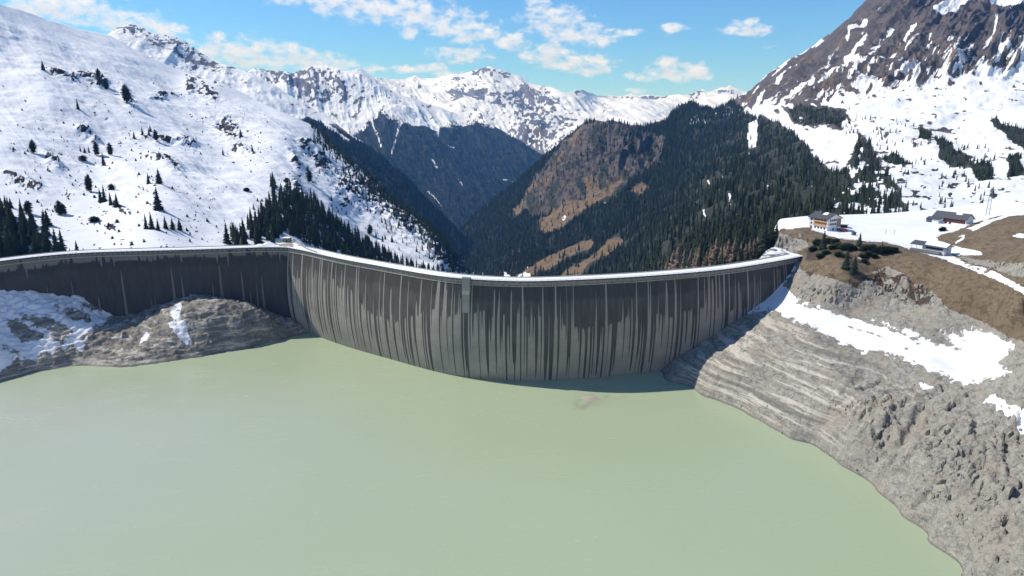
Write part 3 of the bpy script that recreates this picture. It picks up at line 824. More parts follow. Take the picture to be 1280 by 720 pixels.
SHORE_R = [(829, 468), (840, 479), (863, 484), (881, 496), (902, 503), (936, 519), (960, 533), (988, 549), (1026, 563), (1050, 581), (1092, 611), (1125, 644), (1158, 675), (1201, 720), (1250, 775), (1300, 840)]
RC = [('z', a, b, 0) for a, b in SHORE_R]
RC += [('z', a - 14, b + 16, -9) for a, b in SHORE_R[1:]]
RC += [('dam', a, b, arch) for a, b in [(847, 445), (881, 423), (912, 402), (933, 387), (954, 372), (979, 349), (994, 330)]]
RC += [('z', 870, 465, 9), ('z', 900, 440, 20), ('z', 940, 415, 31), ('z', 975, 392, 41), ('z', 1000, 385, 45), ('z', 1000, 430, 36), ('z', 950, 470, 18), ('z', 1000, 500, 16), ('z', 1050, 500, 23), ('z', 1070, 540, 16),
       ('z', 1100, 470, 33), ('z', 1100, 430, 42), ('z', 1120, 408, 47), ('z', 1160, 450, 43), ('z', 1200, 470, 42.5), ('z', 1245, 440, 51), ('z', 1280, 455, 56), ('z', 1230, 413, 54), ('z', 1195, 435, 46.5),
       ('z', 1140, 540, 25), ('z', 1125, 600, 10), ('z', 1180, 530, 32), ('z', 1190, 580, 25), ('z', 1185, 650, 8), ('z', 1220, 640, 17), ('z', 1280, 650, 26), ('z', 1240, 580, 32), ('z', 1280, 540, 42), ('z', 1330, 560, 45), ('z', 1340, 680, 30), ('z', 1280, 740, 12),
       ('z', 1010, 345, 61), ('z', 1060, 372, 55), ('z', 1060, 350, 66), ('z', 1030, 320, 75), ('z', 1060, 318, 77), ('z', 1100, 318, 78), ('z', 1100, 345, 67), ('z', 1130, 385, 54), ('z', 1140, 330, 77), ('z', 1160, 375, 61),
       ('z', 1200, 372, 67.5), ('z', 1220, 398, 58.5), ('z', 1280, 403, 67.5), ('z', 1280, 425, 62.5),
       ('z', 975, 292, 79), ('z', 1000, 289, 80), ('z', 985, 302, 74), ('z', 1008, 307, 74), ('z', 1000, 316, 69.5), ('z', 1035, 290, 80), ('z', 1060, 296, 80), ('z', 1110, 303, 80), ('z', 1140, 313, 80), ('z', 1180, 325, 80.5), ('z', 1210, 333, 81.5), ('z', 1240, 343, 82.5), ('z', 1280, 365, 84), ('z', 1330, 398, 86),
       ('z', 1060, 284, 80), ('z', 1130, 281, 80), ('z', 1200, 280, 80), ('z', 1130, 292, 80), ('z', 1165, 305, 80), ('z', 1195, 312, 80.5), ('z', 1170, 290, 80),
       ('z', 1215, 318, 82), ('z', 1215, 300, 86), ('z', 1240, 325, 87), ('z', 1280, 338, 91), ('z', 1240, 300, 91), ('z', 1280, 300, 97), ('z', 1240, 278, 95), ('z', 1262, 269, 98), ('z', 1280, 268, 99), ('z', 1330, 268, 102), ('z', 1330, 330, 97), ('z', 1208, 288, 85),
       ('w', 330, 640, 80), ('w', 400, 640, 84), ('w', 450, 560, 92), ('w', 270, 640, 79), ('w', 225, 620, 72), ('w', 240, 590, 79.5), ('w', 195, 545, 60), ('w', 185, 580, 48), ('w', 180, 630, 40), ('w', 203, 560, 68)]
RC += [('z', 960, 316, 66.5), ('z', 940, 322, 66), ('z', 968, 308, 67), ('z', 978, 303, 73)]
SNOWBAND = [(996, 330), (988, 345), (983, 357), (986, 366), (1000, 380), (1020, 383), (1040, 387), (1060, 394), (1085, 400), (1110, 406), (1135, 414), (1152, 421), (1163, 420), (1175, 416), (1172, 424), (1190, 412), (1215, 412), (1240, 415), (1250, 418), (1268, 430), (1262, 445), (1250, 455), (1263, 466), (1245, 474), (1210, 480), (1192, 476), (1155, 460), (1110, 444), (1075, 440), (1050, 430), (1020, 412), (990, 400), (962, 388), (950, 386), (946, 393), (935, 393), (933, 385), (955, 370), (980, 347), (992, 330)]
PLATEAU = [(940, 300), (950, 291), (960, 288), (980, 286), (1015, 284), (1015, 288), (1042, 296), (1060, 299), (1077, 300), (1110, 303), (1130, 309), (1150, 315.5), (1180, 324.5), (1210, 336), (1240, 347.5), (1267, 361), (1290, 374), (1350, 410), (1350, 400), (1280, 361), (1265, 351), (1240, 338), (1210, 330), (1194, 323), (1190, 318), (1206, 320), (1228, 319), (1226, 314), (1210, 311), (1196, 309), (1185, 304), (1172, 300), (1168, 296), (1190, 290), (1212, 281), (1240, 272), (1262, 267), (1300, 262), (1300, 240), (1000, 250), (940, 280)]


below_line = curve([(940, 296), (960, 293), (985, 293), (998, 322), (1003, 338), (1020, 346), (1045, 353), (1068, 358), (1085, 352), (1095, 338), (1110, 335), (1130, 345), (1138, 362), (1165, 366), (1185, 387), (1210, 397), (1245, 410), (1262, 422), (1290, 428)])


def R_noise(X, Y, Z, px, py):
    rough = np.clip(blob(px, py, 1090, 515, 36, 30) + blob(px, py, 1180, 560, 34, 50) + blob(px, py, 1235, 620, 45, 60) + blob(px, py, 1265, 545, 35, 30) + .8 * blob(px, py, 1125, 360, 45, 14, 20) + .6 * blob(px, py, 1040, 365, 40, 12, 20) + .5 * blob(px, py, 980, 305, 25, 10) + .6 * blob(px, py, 1250, 330, 40, 10, 25), 0, 1)
    rough = np.clip(rough + .45 * sstep(1060, 1110, px) * sstep(470, 500, py), 0, 1)
    flat = np.clip(poly(px, py, PLATEAU, 5) + poly(px, py, SNOWBAND, 6) * .8, 0, 1)
    big = fbm(X / 26, Y / 26, Z / 13, 5) - .5
    rg = ridged(X / 11 + .5 * Y / 11, Y / 14, Z / 12, 5, .55) - .45
    fine = fbm(X / 4, Y / 4, Z / 3, 4) - .5
    led = ((Z / 3.1 + fbm(X / 40, Y / 40, None, 3) * 2.5) % 1.0)
    ledge = (sstep(.0, .75, led) - led) * 1.1
    cr = line(px, py, [(1205, 480), (1180, 488), (1150, 512), (1133, 545), (1108, 585), (1093, 607)], 7) + .5 * line(px, py, [(1080, 465), (1045, 510), (1010, 556)], 8)
    slope = sstep(.5, 3, Z)
    v1 = ridged(X / 34 + .3, Y / 30, Z / 30, 2, .35) - .5
    v2 = .62 - ridged(X / 12 + fbm(X / 9, Y / 9, None, 3), Y / 17, Z / 9, 4, .5)
    v3 = .62 - ridged(X / 4.2, Y / 5.0, Z / 3.4, 4, .5)
    wx = X + (fbm(X / 7, Y / 7, None, 3) - .5) * 6; wy = Y + (fbm(X / 7 + 31, Y / 7, None, 3) - .5) * 6
    body = big * 3.0 + v1 * (2.4 + 5 * rough) + v2 * (1.2 + 3.0 * rough) + v3 * (.5 + .9 * rough) + facet(wx, wy * .8, 11, 1) * (.5 + 3.2 * rough) + facet(wx, wy, 4.2, 2) * (.45 + 2.0 * rough) + fine * .5 + ledge * (1 - rough) * 1.3 - cr * 3.2
    grassy = sstep(12, -12, py - below_line(px))
    body = body * (.3 + .7 * sstep(0, 9, Z)) * (1 - .72 * grassy)
    brow = np.clip(blob(px, py, 1125, 362, 42, 16, 20), 0, 1)
    return (1 - flat) * (body + brow * (ridged(X / 7, Y / 7, Z / 7, 4) - .5) * 4) + flat * (fbm(X / 18, Y / 18, None, 3) - .5) * .5 - 26 * (Y > 515) * (1 - sstep(0, 16, X - .372 * Y - 5 * (fbm(X / 9, Y / 9, None, 3) - .5)))


def R_masks(px, py, V):
    X, Y, Z = V[..., 0], V[..., 1], V[..., 2]
    n = fbm(X / 9, Y / 9, Z / 9, 4)
    snow = poly(px, py, SNOWBAND, 7) * 1.0
    hole = line(px, py, [(1028, 384), (1060, 393), (1100, 407), (1130, 418), (1150, 430)], 4) * .75 + line(px, py, [(1060, 408), (1100, 420), (1125, 430)], 1.8) * .6 + blob(px, py, 1178, 427, 22, 6, 25) * 1.2 + blob(px, py, 1132, 436, 5, 2.5) + blob(px, py, 1215, 425, 14, 4, 20) * .3 + blob(px, py, 1200, 420, 10, 6) * .6
    snow = snow - hole * .8
    snow = np.maximum(snow, mx_poly(px, py, [[(1147, 480), (1155, 479), (1168, 483), (1167, 487), (1155, 486)], [(1226, 503), (1232, 497), (1250, 499), (1262, 506), (1272, 514), (1285, 512), (1285, 540), (1275, 536), (1262, 520), (1240, 508)]], 2))
    plat = np.maximum(poly(px, py, PLATEAU, 2), sstep(606, 612, Y) * (X > 205))
    snow = np.maximum(snow, plat)
    snow = np.maximum(snow, mx_poly(px, py, [[(1208, 286), (1240, 273), (1262, 267), (1285, 262), (1300, 262), (1300, 268), (1262, 270), (1240, 278), (1216, 288)], [(1266, 295), (1272, 292), (1290, 291), (1290, 298), (1274, 297)], [(1192, 305), (1196, 300), (1205, 297), (1204, 301), (1200, 303)], [(1198, 296), (1206, 292), (1210, 291), (1204, 296)]], 1.3))
    snow = np.maximum(snow, .62 * blob(px, py, 1075, 323, 4, 3))
    below = below_line(px)
    gr = sstep(9, -9, py - below)
    gr = gr * (1 - np.clip(blob(px, py, 985, 306, 26, 9) * 1.3 + blob(px, py, 1040, 352, 40, 6, 10) * .3, 0, .95))
    cut = poly(px, py, [(1192, 322), (1205, 320), (1230, 325), (1260, 328), (1290, 330), (1290, 350), (1262, 346), (1240, 336), (1210, 329)], 4)
    gr = gr * (1 - cut * .8)
    wd = np.clip(mx_poly(px, py, [[(1072, 350), (1095, 336), (1106, 335), (1135, 348), (1160, 365), (1186, 384), (1165, 386), (1130, 380), (1100, 368)], [(998, 330), (1020, 338), (1060, 348), (1080, 352), (1075, 362), (1040, 355), (1010, 346)], [(1008, 296), (1030, 300), (1075, 303), (1110, 312), (1095, 322), (1060, 335), (1030, 330), (1005, 325)]], 6) * np.clip((fbm(px / 10, py / 7, None, 5) - .34) * 3.4, 0, 1.1), 0, 1)
    wd = np.maximum(wd, blob(px, py, 1205, 302, 14, 6, 20) * .5)
    snow = snow + np.where((snow > .02) & (plat < .5), (fbm(px / 9, py / 4.5, None, 4) - .5) * 1.5 + (fbm(px / 2.6, py / 2, None, 3) - .5) * .8, 0) * (1.15 - np.clip(np.abs(snow - .5) * 1.6, 0, 1))
    st = np.clip(poly(px, py, [(820, 460), (880, 410), (940, 385), (1010, 405), (1075, 440), (1130, 470), (1090, 480), (1060, 520), (1040, 560), (1000, 570), (930, 530), (850, 500)], 25) + poly(px, py, [(1110, 475), (1160, 480), (1140, 515), (1105, 510)], 10) * .7, 0, 1)
    return dict(snow=snow, grass=gr, wood=wd, strata=st * 1.0)


def R_keep(X, Y, Z):
    d = np.interp(X, arch[:, 0], arch[:, 1], left=1e3, right=-1e3)
    return (X < arch[-1, 0] - 1) * (Y < d + 4) | (X >= arch[-1, 0] - 1) * (X > .372 * Y) | (Y > 512) * (X > .372 * Y)


mat_R = terrain_mat('bank_rock', (.345, .332, .288), (.238, .228, .20), 4.0, grassA=(.21, .158, .098), grassB=(.125, .093, .06), wood=(.075, .05, .035), woodB=(.04, .032, .022), k=.8, kg=.9, bump=1.2, strata=(.012, .012, .36), rockC=(.275, .25, .208), edge=.10, stretch=(1, 1, 1.6))
FR = Field('rocky_bank', RC, 84, 470, 150, 652, .65, R_noise, R_masks, mat_R, R_keep)

SHORE_L = [(-120, 510), (-60, 492), (0, 477), (40, 466), (80, 459), (100, 457), (125, 458), (150, 459), (190, 455), (230, 449), (280, 440), (330, 429), (366, 420)]
LC = [('z', a, b, 0) for a, b in SHORE_L] + [('z', a + 6, b + 18, -7) for a, b in SHORE_L]
LC += [('dam', a, b, wing) for a, b in [(-60, 372), (5, 365.5), (45, 364.5), (73, 370), (104, 374), (120, 386), (137, 395), (177, 392), (208, 379), (236, 373.5), (257, 371), (292, 378), (330, 388), (347, 396)]]
LC += [('z', 368, 408, 6), ('z', 20, 420, 21), ('z', 60, 400, 27), ('z', 100, 410, 19), ('z', 130, 430, 9), ('z', 60, 440, 10), ('z', 180, 430, 9), ('z', 230, 400, 23), ('z', 260, 410, 17), ('z', 300, 405, 17), ('z', 330, 412, 10), ('z', 150, 412, 13), ('z', 0, 440, 16), ('z', -80, 430, 27)]


def L_noise(X, Y, Z, px, py):
    big = fbm(X / 24, Y / 24, Z / 14, 5) - .5
    rg = ridged(X / 12, Y / 12, Z / 9, 5) - .45
    fine = fbm(X / 4, Y / 4, Z / 3, 4) - .5
    led = ((Z / 2.6 + X / 30 + fbm(X / 30, Y / 30, None, 3) * 2) % 1.0)
    v3 = ridged(X / 5, Y / 3.6, Z / 3, 4, .55) - .5
    tl_ = (Z * .8 - X * .10 + Y * .05 + (fbm(X / 26, Y / 26, None, 4) - .5) * 7) / 2.6; tl_ = tl_ - np.floor(tl_)
    return (big * 2.4 + rg * 2.6 + v3 * .9 + facet(X, Y * 1.5, 8, 5) * 1.3 + facet(X, Y * 1.3, 3.2, 6) * .8 + fine * .5 + (sstep(0, .7, tl_) - tl_) * 2.2) * (.3 + .7 * sstep(0, 5, Z))


def L_masks(px, py, V):
    X, Y, Z = V[..., 0], V[..., 1], V[..., 2]
    snow = poly(px, py, [(-200, 350), (0, 358), (60, 356), (110, 368), (124, 384), (140, 394), (134, 404), (118, 414), (106, 424), (106, 442), (88, 436), (74, 438), (47, 456), (34, 452), (0, 466), (-200, 480)], 7)
    hole = blob(px, py, 52, 404, 22, 7, 12) + blob(px, py, 20, 412, 22, 8, 25) + blob(px, py, 95, 396, 22, 7, 20) * .8 + blob(px, py, 40, 420, 18, 6) + blob(px, py, 112, 384, 14, 5, 25) * .8 + blob(px, py, 75, 425, 14, 6) * .8 + blob(px, py, 15, 440, 16, 6, 15) * .7 + blob(px, py, 78, 418, 10, 9) * .6 + blob(px, py, 60, 447, 10, 6) * .7
    snow = np.where(snow > 0, snow - hole * .95, snow)
    snow = np.maximum(snow, mx_poly(px, py, [[(220, 384), (228, 380), (225, 395), (232, 405), (240, 430), (230, 428), (216, 418), (209, 406), (218, 404), (213, 392)], [(173, 431), (176, 422), (184, 416), (188, 420), (184, 427)], [(140, 424), (154, 420), (153, 423)], [(262, 372), (272, 374), (270, 376)], [(260, 427), (266, 427), (264, 430)]], 1.6))
    snow = snow + np.where(snow > .02, (fbm(px / 10, py / 5, None, 4) - .5) * 1.3 + (fbm(px / 2.6, py / 1.8, None, 3) - .5) * .8, 0) * (1.2 - np.clip(np.abs(snow - .5) * 1.3, 0, 1))
    return dict(snow=snow, grass=np.zeros_like(px), wood=np.zeros_like(px), strata=np.full_like(px, .9))


def L_keep(X, Y, Z):
    d = np.interp(X, wing[:, 0], wing[:, 1], left=470, right=1e9)
    return (Y < d + 3.0) & ~((X > arch[0, 0] - 1) & (Y > np.interp(X, arch[:, 0], arch[:, 1]) + 3))


mat_L = terrain_mat('left_bank_rock', (.32, .295, .25), (.19, .175, .15), 4.0, k=.85, bump=1.3, strata=(-.05, .03, .42), edge=.08, stretch=(1, 1, 1.6))
FL = Field('left_bank', LC, -520, -150, 395, 560, .9, L_noise, L_masks, mat_L, L_keep)

# ------------------------------------------------------------------ water
t = NT('glacial_water')
n1 = t.noise(.006, 4, .5); n2 = t.noise(.03, 4, .5, t.vec((1, 2.2, 1)))
c = t.mix(t.step(n1, .35, .65), (.342, .411, .268), (.357, .421, .280))
c = t.mix(t.attr('painted_sheen'), c, (.41, .445, .365))  # paler sheen towards the left painted into the water colour
c = t.mix(t.math('MULTIPLY', t.step(t.attr('silt'), 0.05, 1.0), .8), c, (.26, .235, .18))
t.color(c); t.put(t.b.inputs['Roughness'], t.math('MULTIPLY_ADD', t.step(n2, .35, .65), .14, .14)); t.b.inputs['IOR'].default_value = 1.33; t.b.inputs['Specular IOR Level'].default_value = .5
h = t.math('ADD', t.noise(.35, 4, .6, t.vec((1, 1.6, 1))), t.math('MULTIPLY', t.noise(2.2, 3), .25))
t.bump(h, .22, .28)
xs = np.concatenate([np.arange(-1500, -480, 60), np.arange(-480, 480, 4.0), np.arange(480, 1500, 60)])
line_all = np.vstack([wing[:-1], arch])
yf = np.interp(xs, line_all[:, 0], line_all[:, 1], left=440, right=520) + 1.5
ts = np.concatenate([np.linspace(0, .72, 20), np.linspace(.74, 1, 90)])
X = np.repeat(xs[None], len(ts), 0); Yw = -900 + (yf[None] + 900) * ts[:, None]
PXw, PYw = proj(np.stack([X, np.maximum(Yw, 100), np.zeros_like(X)], -1))
sl = blob(PXw, PYw, 738, 499, 20, 9) + .7 * blob(PXw, PYw, 760, 496, 30, 3) + .6 * blob(PXw, PYw, 728, 508, 9, 7)
sl = sl * np.clip(fbm(X / 4, Yw / 4, None, 4) * 2 - .45, 0, 1)
near = np.maximum(0, .35 - pdist(PXw, PYw, [(p[0], p[1]) for p in SHORE_R], False) / 26) + np.maximum(0, .3 - pdist(PXw, PYw, SHORE_L, False) / 26)
sl = np.clip(sl + near * fbm(X / 9, Yw / 9, None, 3), 0, 1)
ii = np.arange(X.size).reshape(X.shape)
q = np.stack([ii[:-1, :-1], ii[:-1, 1:], ii[1:, 1:], ii[1:, :-1]], -1).reshape(-1, 4)
wat = mesh_np('water', np.stack([X, Yw, np.zeros_like(X)], -1).reshape(-1, 3), q, t.m, True, None, {'silt': sl, 'painted_sheen': np.clip((-X - 20) / 330 * (.55 + .9 * fbm(X / 130, Yw / 60, None, 5)), 0, 1) * sstep(470, 380, Yw)})
wat['kind'] = 'structure'

# broken rock: outcrop blocks belong to the bank, loose stones are scree
def ico(seed):
    g_ = np.random.default_rng(seed); f = (1 + 5 ** .5) / 2
    v = np.array([(-1, f, 0), (1, f, 0), (-1, -f, 0), (1, -f, 0), (0, -1, f), (0, 1, f), (0, -1, -f), (0, 1, -f), (f, 0, -1), (f, 0, 1), (-f, 0, -1), (-f, 0, 1)], float) / 1.9
    t_ = np.array([(0, 11, 5), (0, 5, 1), (0, 1, 7), (0, 7, 10), (0, 10, 11), (1, 5, 9), (5, 11, 4), (11, 10, 2), (10, 7, 6), (7, 1, 8), (3, 9, 4), (3, 4, 2), (3, 2, 6), (3, 6, 8), (3, 8, 9), (4, 9, 5), (2, 4, 11), (6, 2, 10), (8, 6, 7), (9, 8, 1)])
    v = v * g_.uniform(.65, 1.2, (12, 1)); v = np.clip(v, -g_.uniform(.55, .9, 3), g_.uniform(.55, .9, 3))
    return v, t_


ROCKS = [ico(i) for i in range(9)]


def rocks(name, fld, x, y, size, stretch, sink, mat):
    z = fld.z(x, y); Vs, Ts = [], []; base = 0
    g_ = np.random.default_rng(3); th = g_.random(len(x)) * 6.283 if sink < .7 else .95 + g_.normal(0, .28, len(x)); el_ = 1.0 if sink < .7 else 1.5; which = g_.integers(0, 9, len(x))
    tx, ty = g_.normal(0, .22, len(x)), g_.normal(0, .22, len(x))
    for w_, (v, t_) in enumerate(ROCKS):
        k = np.where(which == w_)[0]
        if not len(k): continue
        c_, s_ = np.cos(th[k])[:, None], np.sin(th[k])[:, None]; q = size[k][:, None]
        vx = v[:, 0] * q * el_; vy = v[:, 1] * q * .8 / el_ ** .7; vz = v[:, 2] * q * stretch
        vx, vz = vx + vz * tx[k][:, None], vz; vy = vy + vz * ty[k][:, None]
        Q = np.stack([vx * c_ - vy * s_ + x[k][:, None], vx * s_ + vy * c_ + y[k][:, None], vz + z[k][:, None] + q * stretch * (.5 - sink)], -1)
        Vs.append(Q.reshape(-1, 3)); Ts.append((t_[None] + (base + np.arange(len(k)) * 12)[:, None, None]).reshape(-1, 3)); base += len(k) * 12
    V_ = np.concatenate(Vs); n0 = np.zeros(len(V_))
    return mesh_np(name, V_, np.concatenate(Ts), mat, False, None, {'snow': n0 - 1, 'grass': n0 - 1, 'wood': n0 - 1, 'strata': n0})


OUT = [(1090, 515, 30, 26, 46), (1102, 545, 16, 22, 20), (1180, 560, 26, 44, 60), (1200, 600, 26, 40, 40), (1238, 620, 40, 55, 70), (1262, 545, 26, 26, 34), (1120, 362, 42, 9, 46), (1040, 368, 36, 9, 40), (1240, 334, 36, 7, 26), (985, 306, 18, 7, 24)]
bx_, by_ = [], []
for (ax, ay, rx, ry, n) in OUT:
    for q in range(n // 2 if ay > 400 else n):
        P = FR.pick(ax + rx * rng.normal(0, .6), ay + ry * rng.normal(0, .6))
        if P is not None: bx_.append(P[0]); by_.append(P[1])
bx_, by_ = np.array(bx_), np.array(by_)
o = rocks('rock_outcrop', FR, bx_, by_, 1.0 + 1.9 * rng.random(len(bx_)) ** 1.8, 1.25, .93, mat_R); o['kind'] = 'structure'
x = rng.uniform(90, 330, 60000); y = rng.uniform(195, 470, 60000); z = FR.z(x, y)
px, py = proj(np.stack([x, y, z], -1))
dens = .02 + sum(blob(px, py, a_, b_, c_ * 1.3, d_ * 1.3) for a_, b_, c_, d_, _ in OUT) * .10 + .07 * (z < 2.0) + .10 * sstep(26, 6, py - below_line(px)) * (py > below_line(px)) + .05 * (px > 1100) * (py > 480)
ok = (z > .05) & (py > below_line(px)) & ~inpoly(px, py, SNOWBAND) & (rng.random(60000) < dens) & (px < 1330) & (py < 740) & (y < np.interp(x, arch[:, 0], arch[:, 1], right=1e3) - 2)
o = rocks('scree', FR, x[ok], y[ok], .22 + .75 * rng.random(ok.sum()) ** 3, .8, .55, mat_R); tag(o, 'loose angular stones strewn over the bare right bank', 'scree', None, 'stuff')
x = rng.uniform(-400, -160, 9000); y = rng.uniform(410, 550, 9000); z = FL.z(x, y); px, py = proj(np.stack([x, y, z], -1))
ok = (z > .05) & (y < np.interp(x, wing[:, 0], wing[:, 1]) - 3) & (px > 110) & (px < 360) & (rng.random(9000) < .16)
o = rocks('scree', FL, x[ok], y[ok], .25 + .8 * rng.random(ok.sum()) ** 3, .8, .55, mat_L); tag(o, 'loose stones strewn over the rock hump below the side dam', 'scree', None, 'stuff')

# mud shoal breaking the surface
pc = at_z(738, 498, 0)
nr, na = 8, 40
V = []
for i in range(nr + 1):
    for a in range(na):
        th = 2 * math.pi * a / na; rr = i / nr
        rad = (4.2 + 2.5 * float(fbm(np.array([3 + 2 * math.cos(th)]), np.array([3 + 2 * math.sin(th)]), None, 3)[0])) * rr
        x, y = rad * math.cos(th) * 1.3, rad * math.sin(th)
        V.append((pc[0] + x, pc[1] + y, 1.0 * (1 - rr ** 1.5) - .25 + .25 * (float(fbm(np.array([x / 1.2]), np.array([y / 1.2]), None, 3)[0]) - .5)))
fs = [(i * na + a, i * na + (a + 1) % na, (i + 1) * na + (a + 1) % na, (i + 1) * na + a) for i in range(nr) for a in range(na)]
o = mesh_np('mud_shoal', V, fs, plain('pale_mud', (.36, .33, .27), .9, .25, .8)); tag(o, 'small pale mud shoal breaking the green water in front of the dam', 'mud bank')

# ------------------------------------------------------------------ dam
def dam_mat(name, wingish):
    t = NT(name)
    uv = t.t.nodes.new('ShaderNodeCombineXYZ')
    u, v = t.attr('u'), t.attr('v')
    t.lk(u, uv.inputs[0]); t.lk(v, uv.inputs[1])
    def nz(su, sv, det, off=0, ro=.6):
        return t.noise(1.0, det, ro, t.vec((su, sv, 1), (off, off * .7, 0), src=uv.outputs[0]))
    s3 = nz(1.5, .012, 3, 23)
    wob = t.math('MULTIPLY', t.math('SUBTRACT', nz(1.6, .05, 4, 41), .5), 5.0)
    dk = t.step(t.math('ADD', t.math('SUBTRACT', v, t.attr('run')), wob), -1.0, 1.0)
    base = nz(.06, .09, 6, 5)
    conc = t.mix(t.step(base, .3, .7), (.29, .268, .23), (.355, .33, .285))
    lift = t.math('FRACT', t.math('DIVIDE', v, 3.0))
    conc = t.mix(t.math('MULTIPLY', t.step(lift, .06, .0), .28), conc, (.14, .135, .125))
    jt = t.math('FRACT', t.math('DIVIDE', u, 14.0))
    conc = t.mix(t.math('MULTIPLY', t.step(jt, .03, .0), .5), conc, (.10, .097, .09))
    conc = t.mix(t.math('MULTIPLY', t.step(s3, .5, .75), .3), conc, (.13, .125, .115))
    dark = t.mix(t.step(nz(.3, .05, 5, 8), .3, .7), (.068, .065, .058), (.105, .099, .088))
    dark = t.mix(t.math('MULTIPLY', t.step(t.math('ADD', v, t.math('MULTIPLY', t.math('SUBTRACT', nz(.12, .02, 4, 71), .5), 9.0)), CREST - 14, CREST - 10), .5), dark, (.036, .036, .036))  # overhang shadow below the crest painted in as a darker band
    if wingish:
        dark = t.mix(.5, dark, (.035, .036, .042))  # the side dam's shade is mixed into its concrete colours
        conc = t.mix(.6, conc, (.085, .083, .083))
        top = t.step(t.math('SUBTRACT', v, t.attr('brow')), -.6, 1.2)
    else:
        top = t.math('MULTIPLY', t.step(t.math('ADD', v, t.math('MULTIPLY', t.math('SUBTRACT', nz(.5, .02, 4, 61), .5), 5.0)), CREST - 2.4, CREST - 1.4), .8)
    dk = t.math('MULTIPLY', dk, t.math('SUBTRACT', 1.0, top))
    t.color(t.mix(dk, conc, dark))
    t.b.inputs['Roughness'].default_value = .8
    t.bump(base, .3, .3)
    return t.m


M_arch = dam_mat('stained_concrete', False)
M_wing = dam_mat('stained_shade_concrete', True)
M_conc = plain('pale_concrete', (.36, .345, .31), .85, .18, .5)
M_dconc = plain('weathered_concrete', (.16, .155, .145), .85, .25, .4)
tn = NT('road_snow'); nn_ = tn.noise(.35, 6); tn.color(tn.mix(tn.step(nn_, .66, .74), SNOW, (.42, .41, .40))); tn.bump(nn_, .15, .5); M_rsnow = tn.m
tl = NT('slushy_lot'); nl = tl.noise(.22, 6); tl.color(tl.mix(tl.step(nl, .47, .55), (.13, .13, .135), (.62, .63, .65))); M_lot = tl.m
M_fascia = plain('shadow_line_concrete', (.105, .10, .092), .85, .25, .4)  # shadow line along the crest edge painted into slab and parapet
M_snow = plain('roof_snow', SNOW, .9, .04, .4)
M_asph = plain('wet_asphalt', (.06, .06, .062), .6, .25, .3)
M_steel = plain('galvanised_steel', (.32, .33, .34), .45, .1, 2, .6)


def stains(u, wing_):
    """height above which the wall is dark with damp, plus painted shade on the side dam (run) and the ragged lower edge of the pale brow (brow), per metre of wall"""
    g_ = np.random.default_rng(12 if wing_ else 5)
    n = len(u); Lw = u[-1]
    low = fbm(u / 38, u * 0, None, 3)
    if wing_:
        run = np.full(n, -60.0)
        for q in range(30):
            c0_ = g_.uniform(0, Lw); w_ = g_.uniform(.35, 1.3); hh = g_.uniform(25, 58)
            run = np.maximum(run, hh - (abs(u - c0_) / w_) ** 2 * g_.uniform(18, 45))
        brow = CREST - 6.5 - 5 * (fbm(u / 16, u * 0, None, 3) - .5)
        for q in range(75):
            c0_ = g_.uniform(0, Lw); w_ = g_.uniform(.4, 2.0); hh = g_.uniform(1.5, 5.5) * (.5 + g_.random())
            brow = np.maximum(brow, np.where(abs(u - c0_) < w_, brow + hh * (1 - abs(u - c0_) / w_), brow))
        for q in range(16):
            c0_ = g_.uniform(0, Lw); w_ = g_.uniform(.4, 1.3); hh = g_.uniform(2, 14)
            brow = np.where(abs(u - c0_) < w_, brow - hh * (1 - (abs(u - c0_) / w_) ** 2), brow)
        return run, brow
    run = 39 + 26 * (low - .5) + 9 * (fbm(u / 7, u * 0 + 3, None, 3) - .5)
    run = run + 12 * np.clip(1 - u / 110, 0, 1)
    # pale gaps reaching up through the dark zone
    for q in range(210):
        c0_ = g_.uniform(0, Lw); w_ = g_.uniform(.3, 1.5); hh = g_.choice([54, 60, 66, 72, 75]) + g_.uniform(-5, 4)
        run = np.maximum(run, hh - (abs(u - c0_) / w_) ** 3 * 30)
    # dark runs
    pos = np.cumsum(g_.uniform(.7, 3.6, 520)); pos = pos[pos < Lw]
    for c0_ in pos:
        long_ = g_.random()
        ve = g_.uniform(-12, 4) if long_ < .40 else (g_.uniform(5, 30) if long_ < .68 else g_.uniform(25, 48))
        if c0_ < 100 and long_ < .6: ve = g_.uniform(-12, 8)
        w_ = g_.uniform(.28, 1.0) * (1.5 if long_ < .12 else 1)
        d_ = abs(u - c0_) / w_
        shape = ve + np.clip(d_, 0, 1) ** 2.2 * g_.uniform(14, 34) + np.clip(d_ - 1, 0, 9) * 160
        run = np.minimum(run, shape)
    return run, np.full(n, CREST - 1.7) + 1.4 * (fbm(u / 3, u * 0, None, 3) - .5)


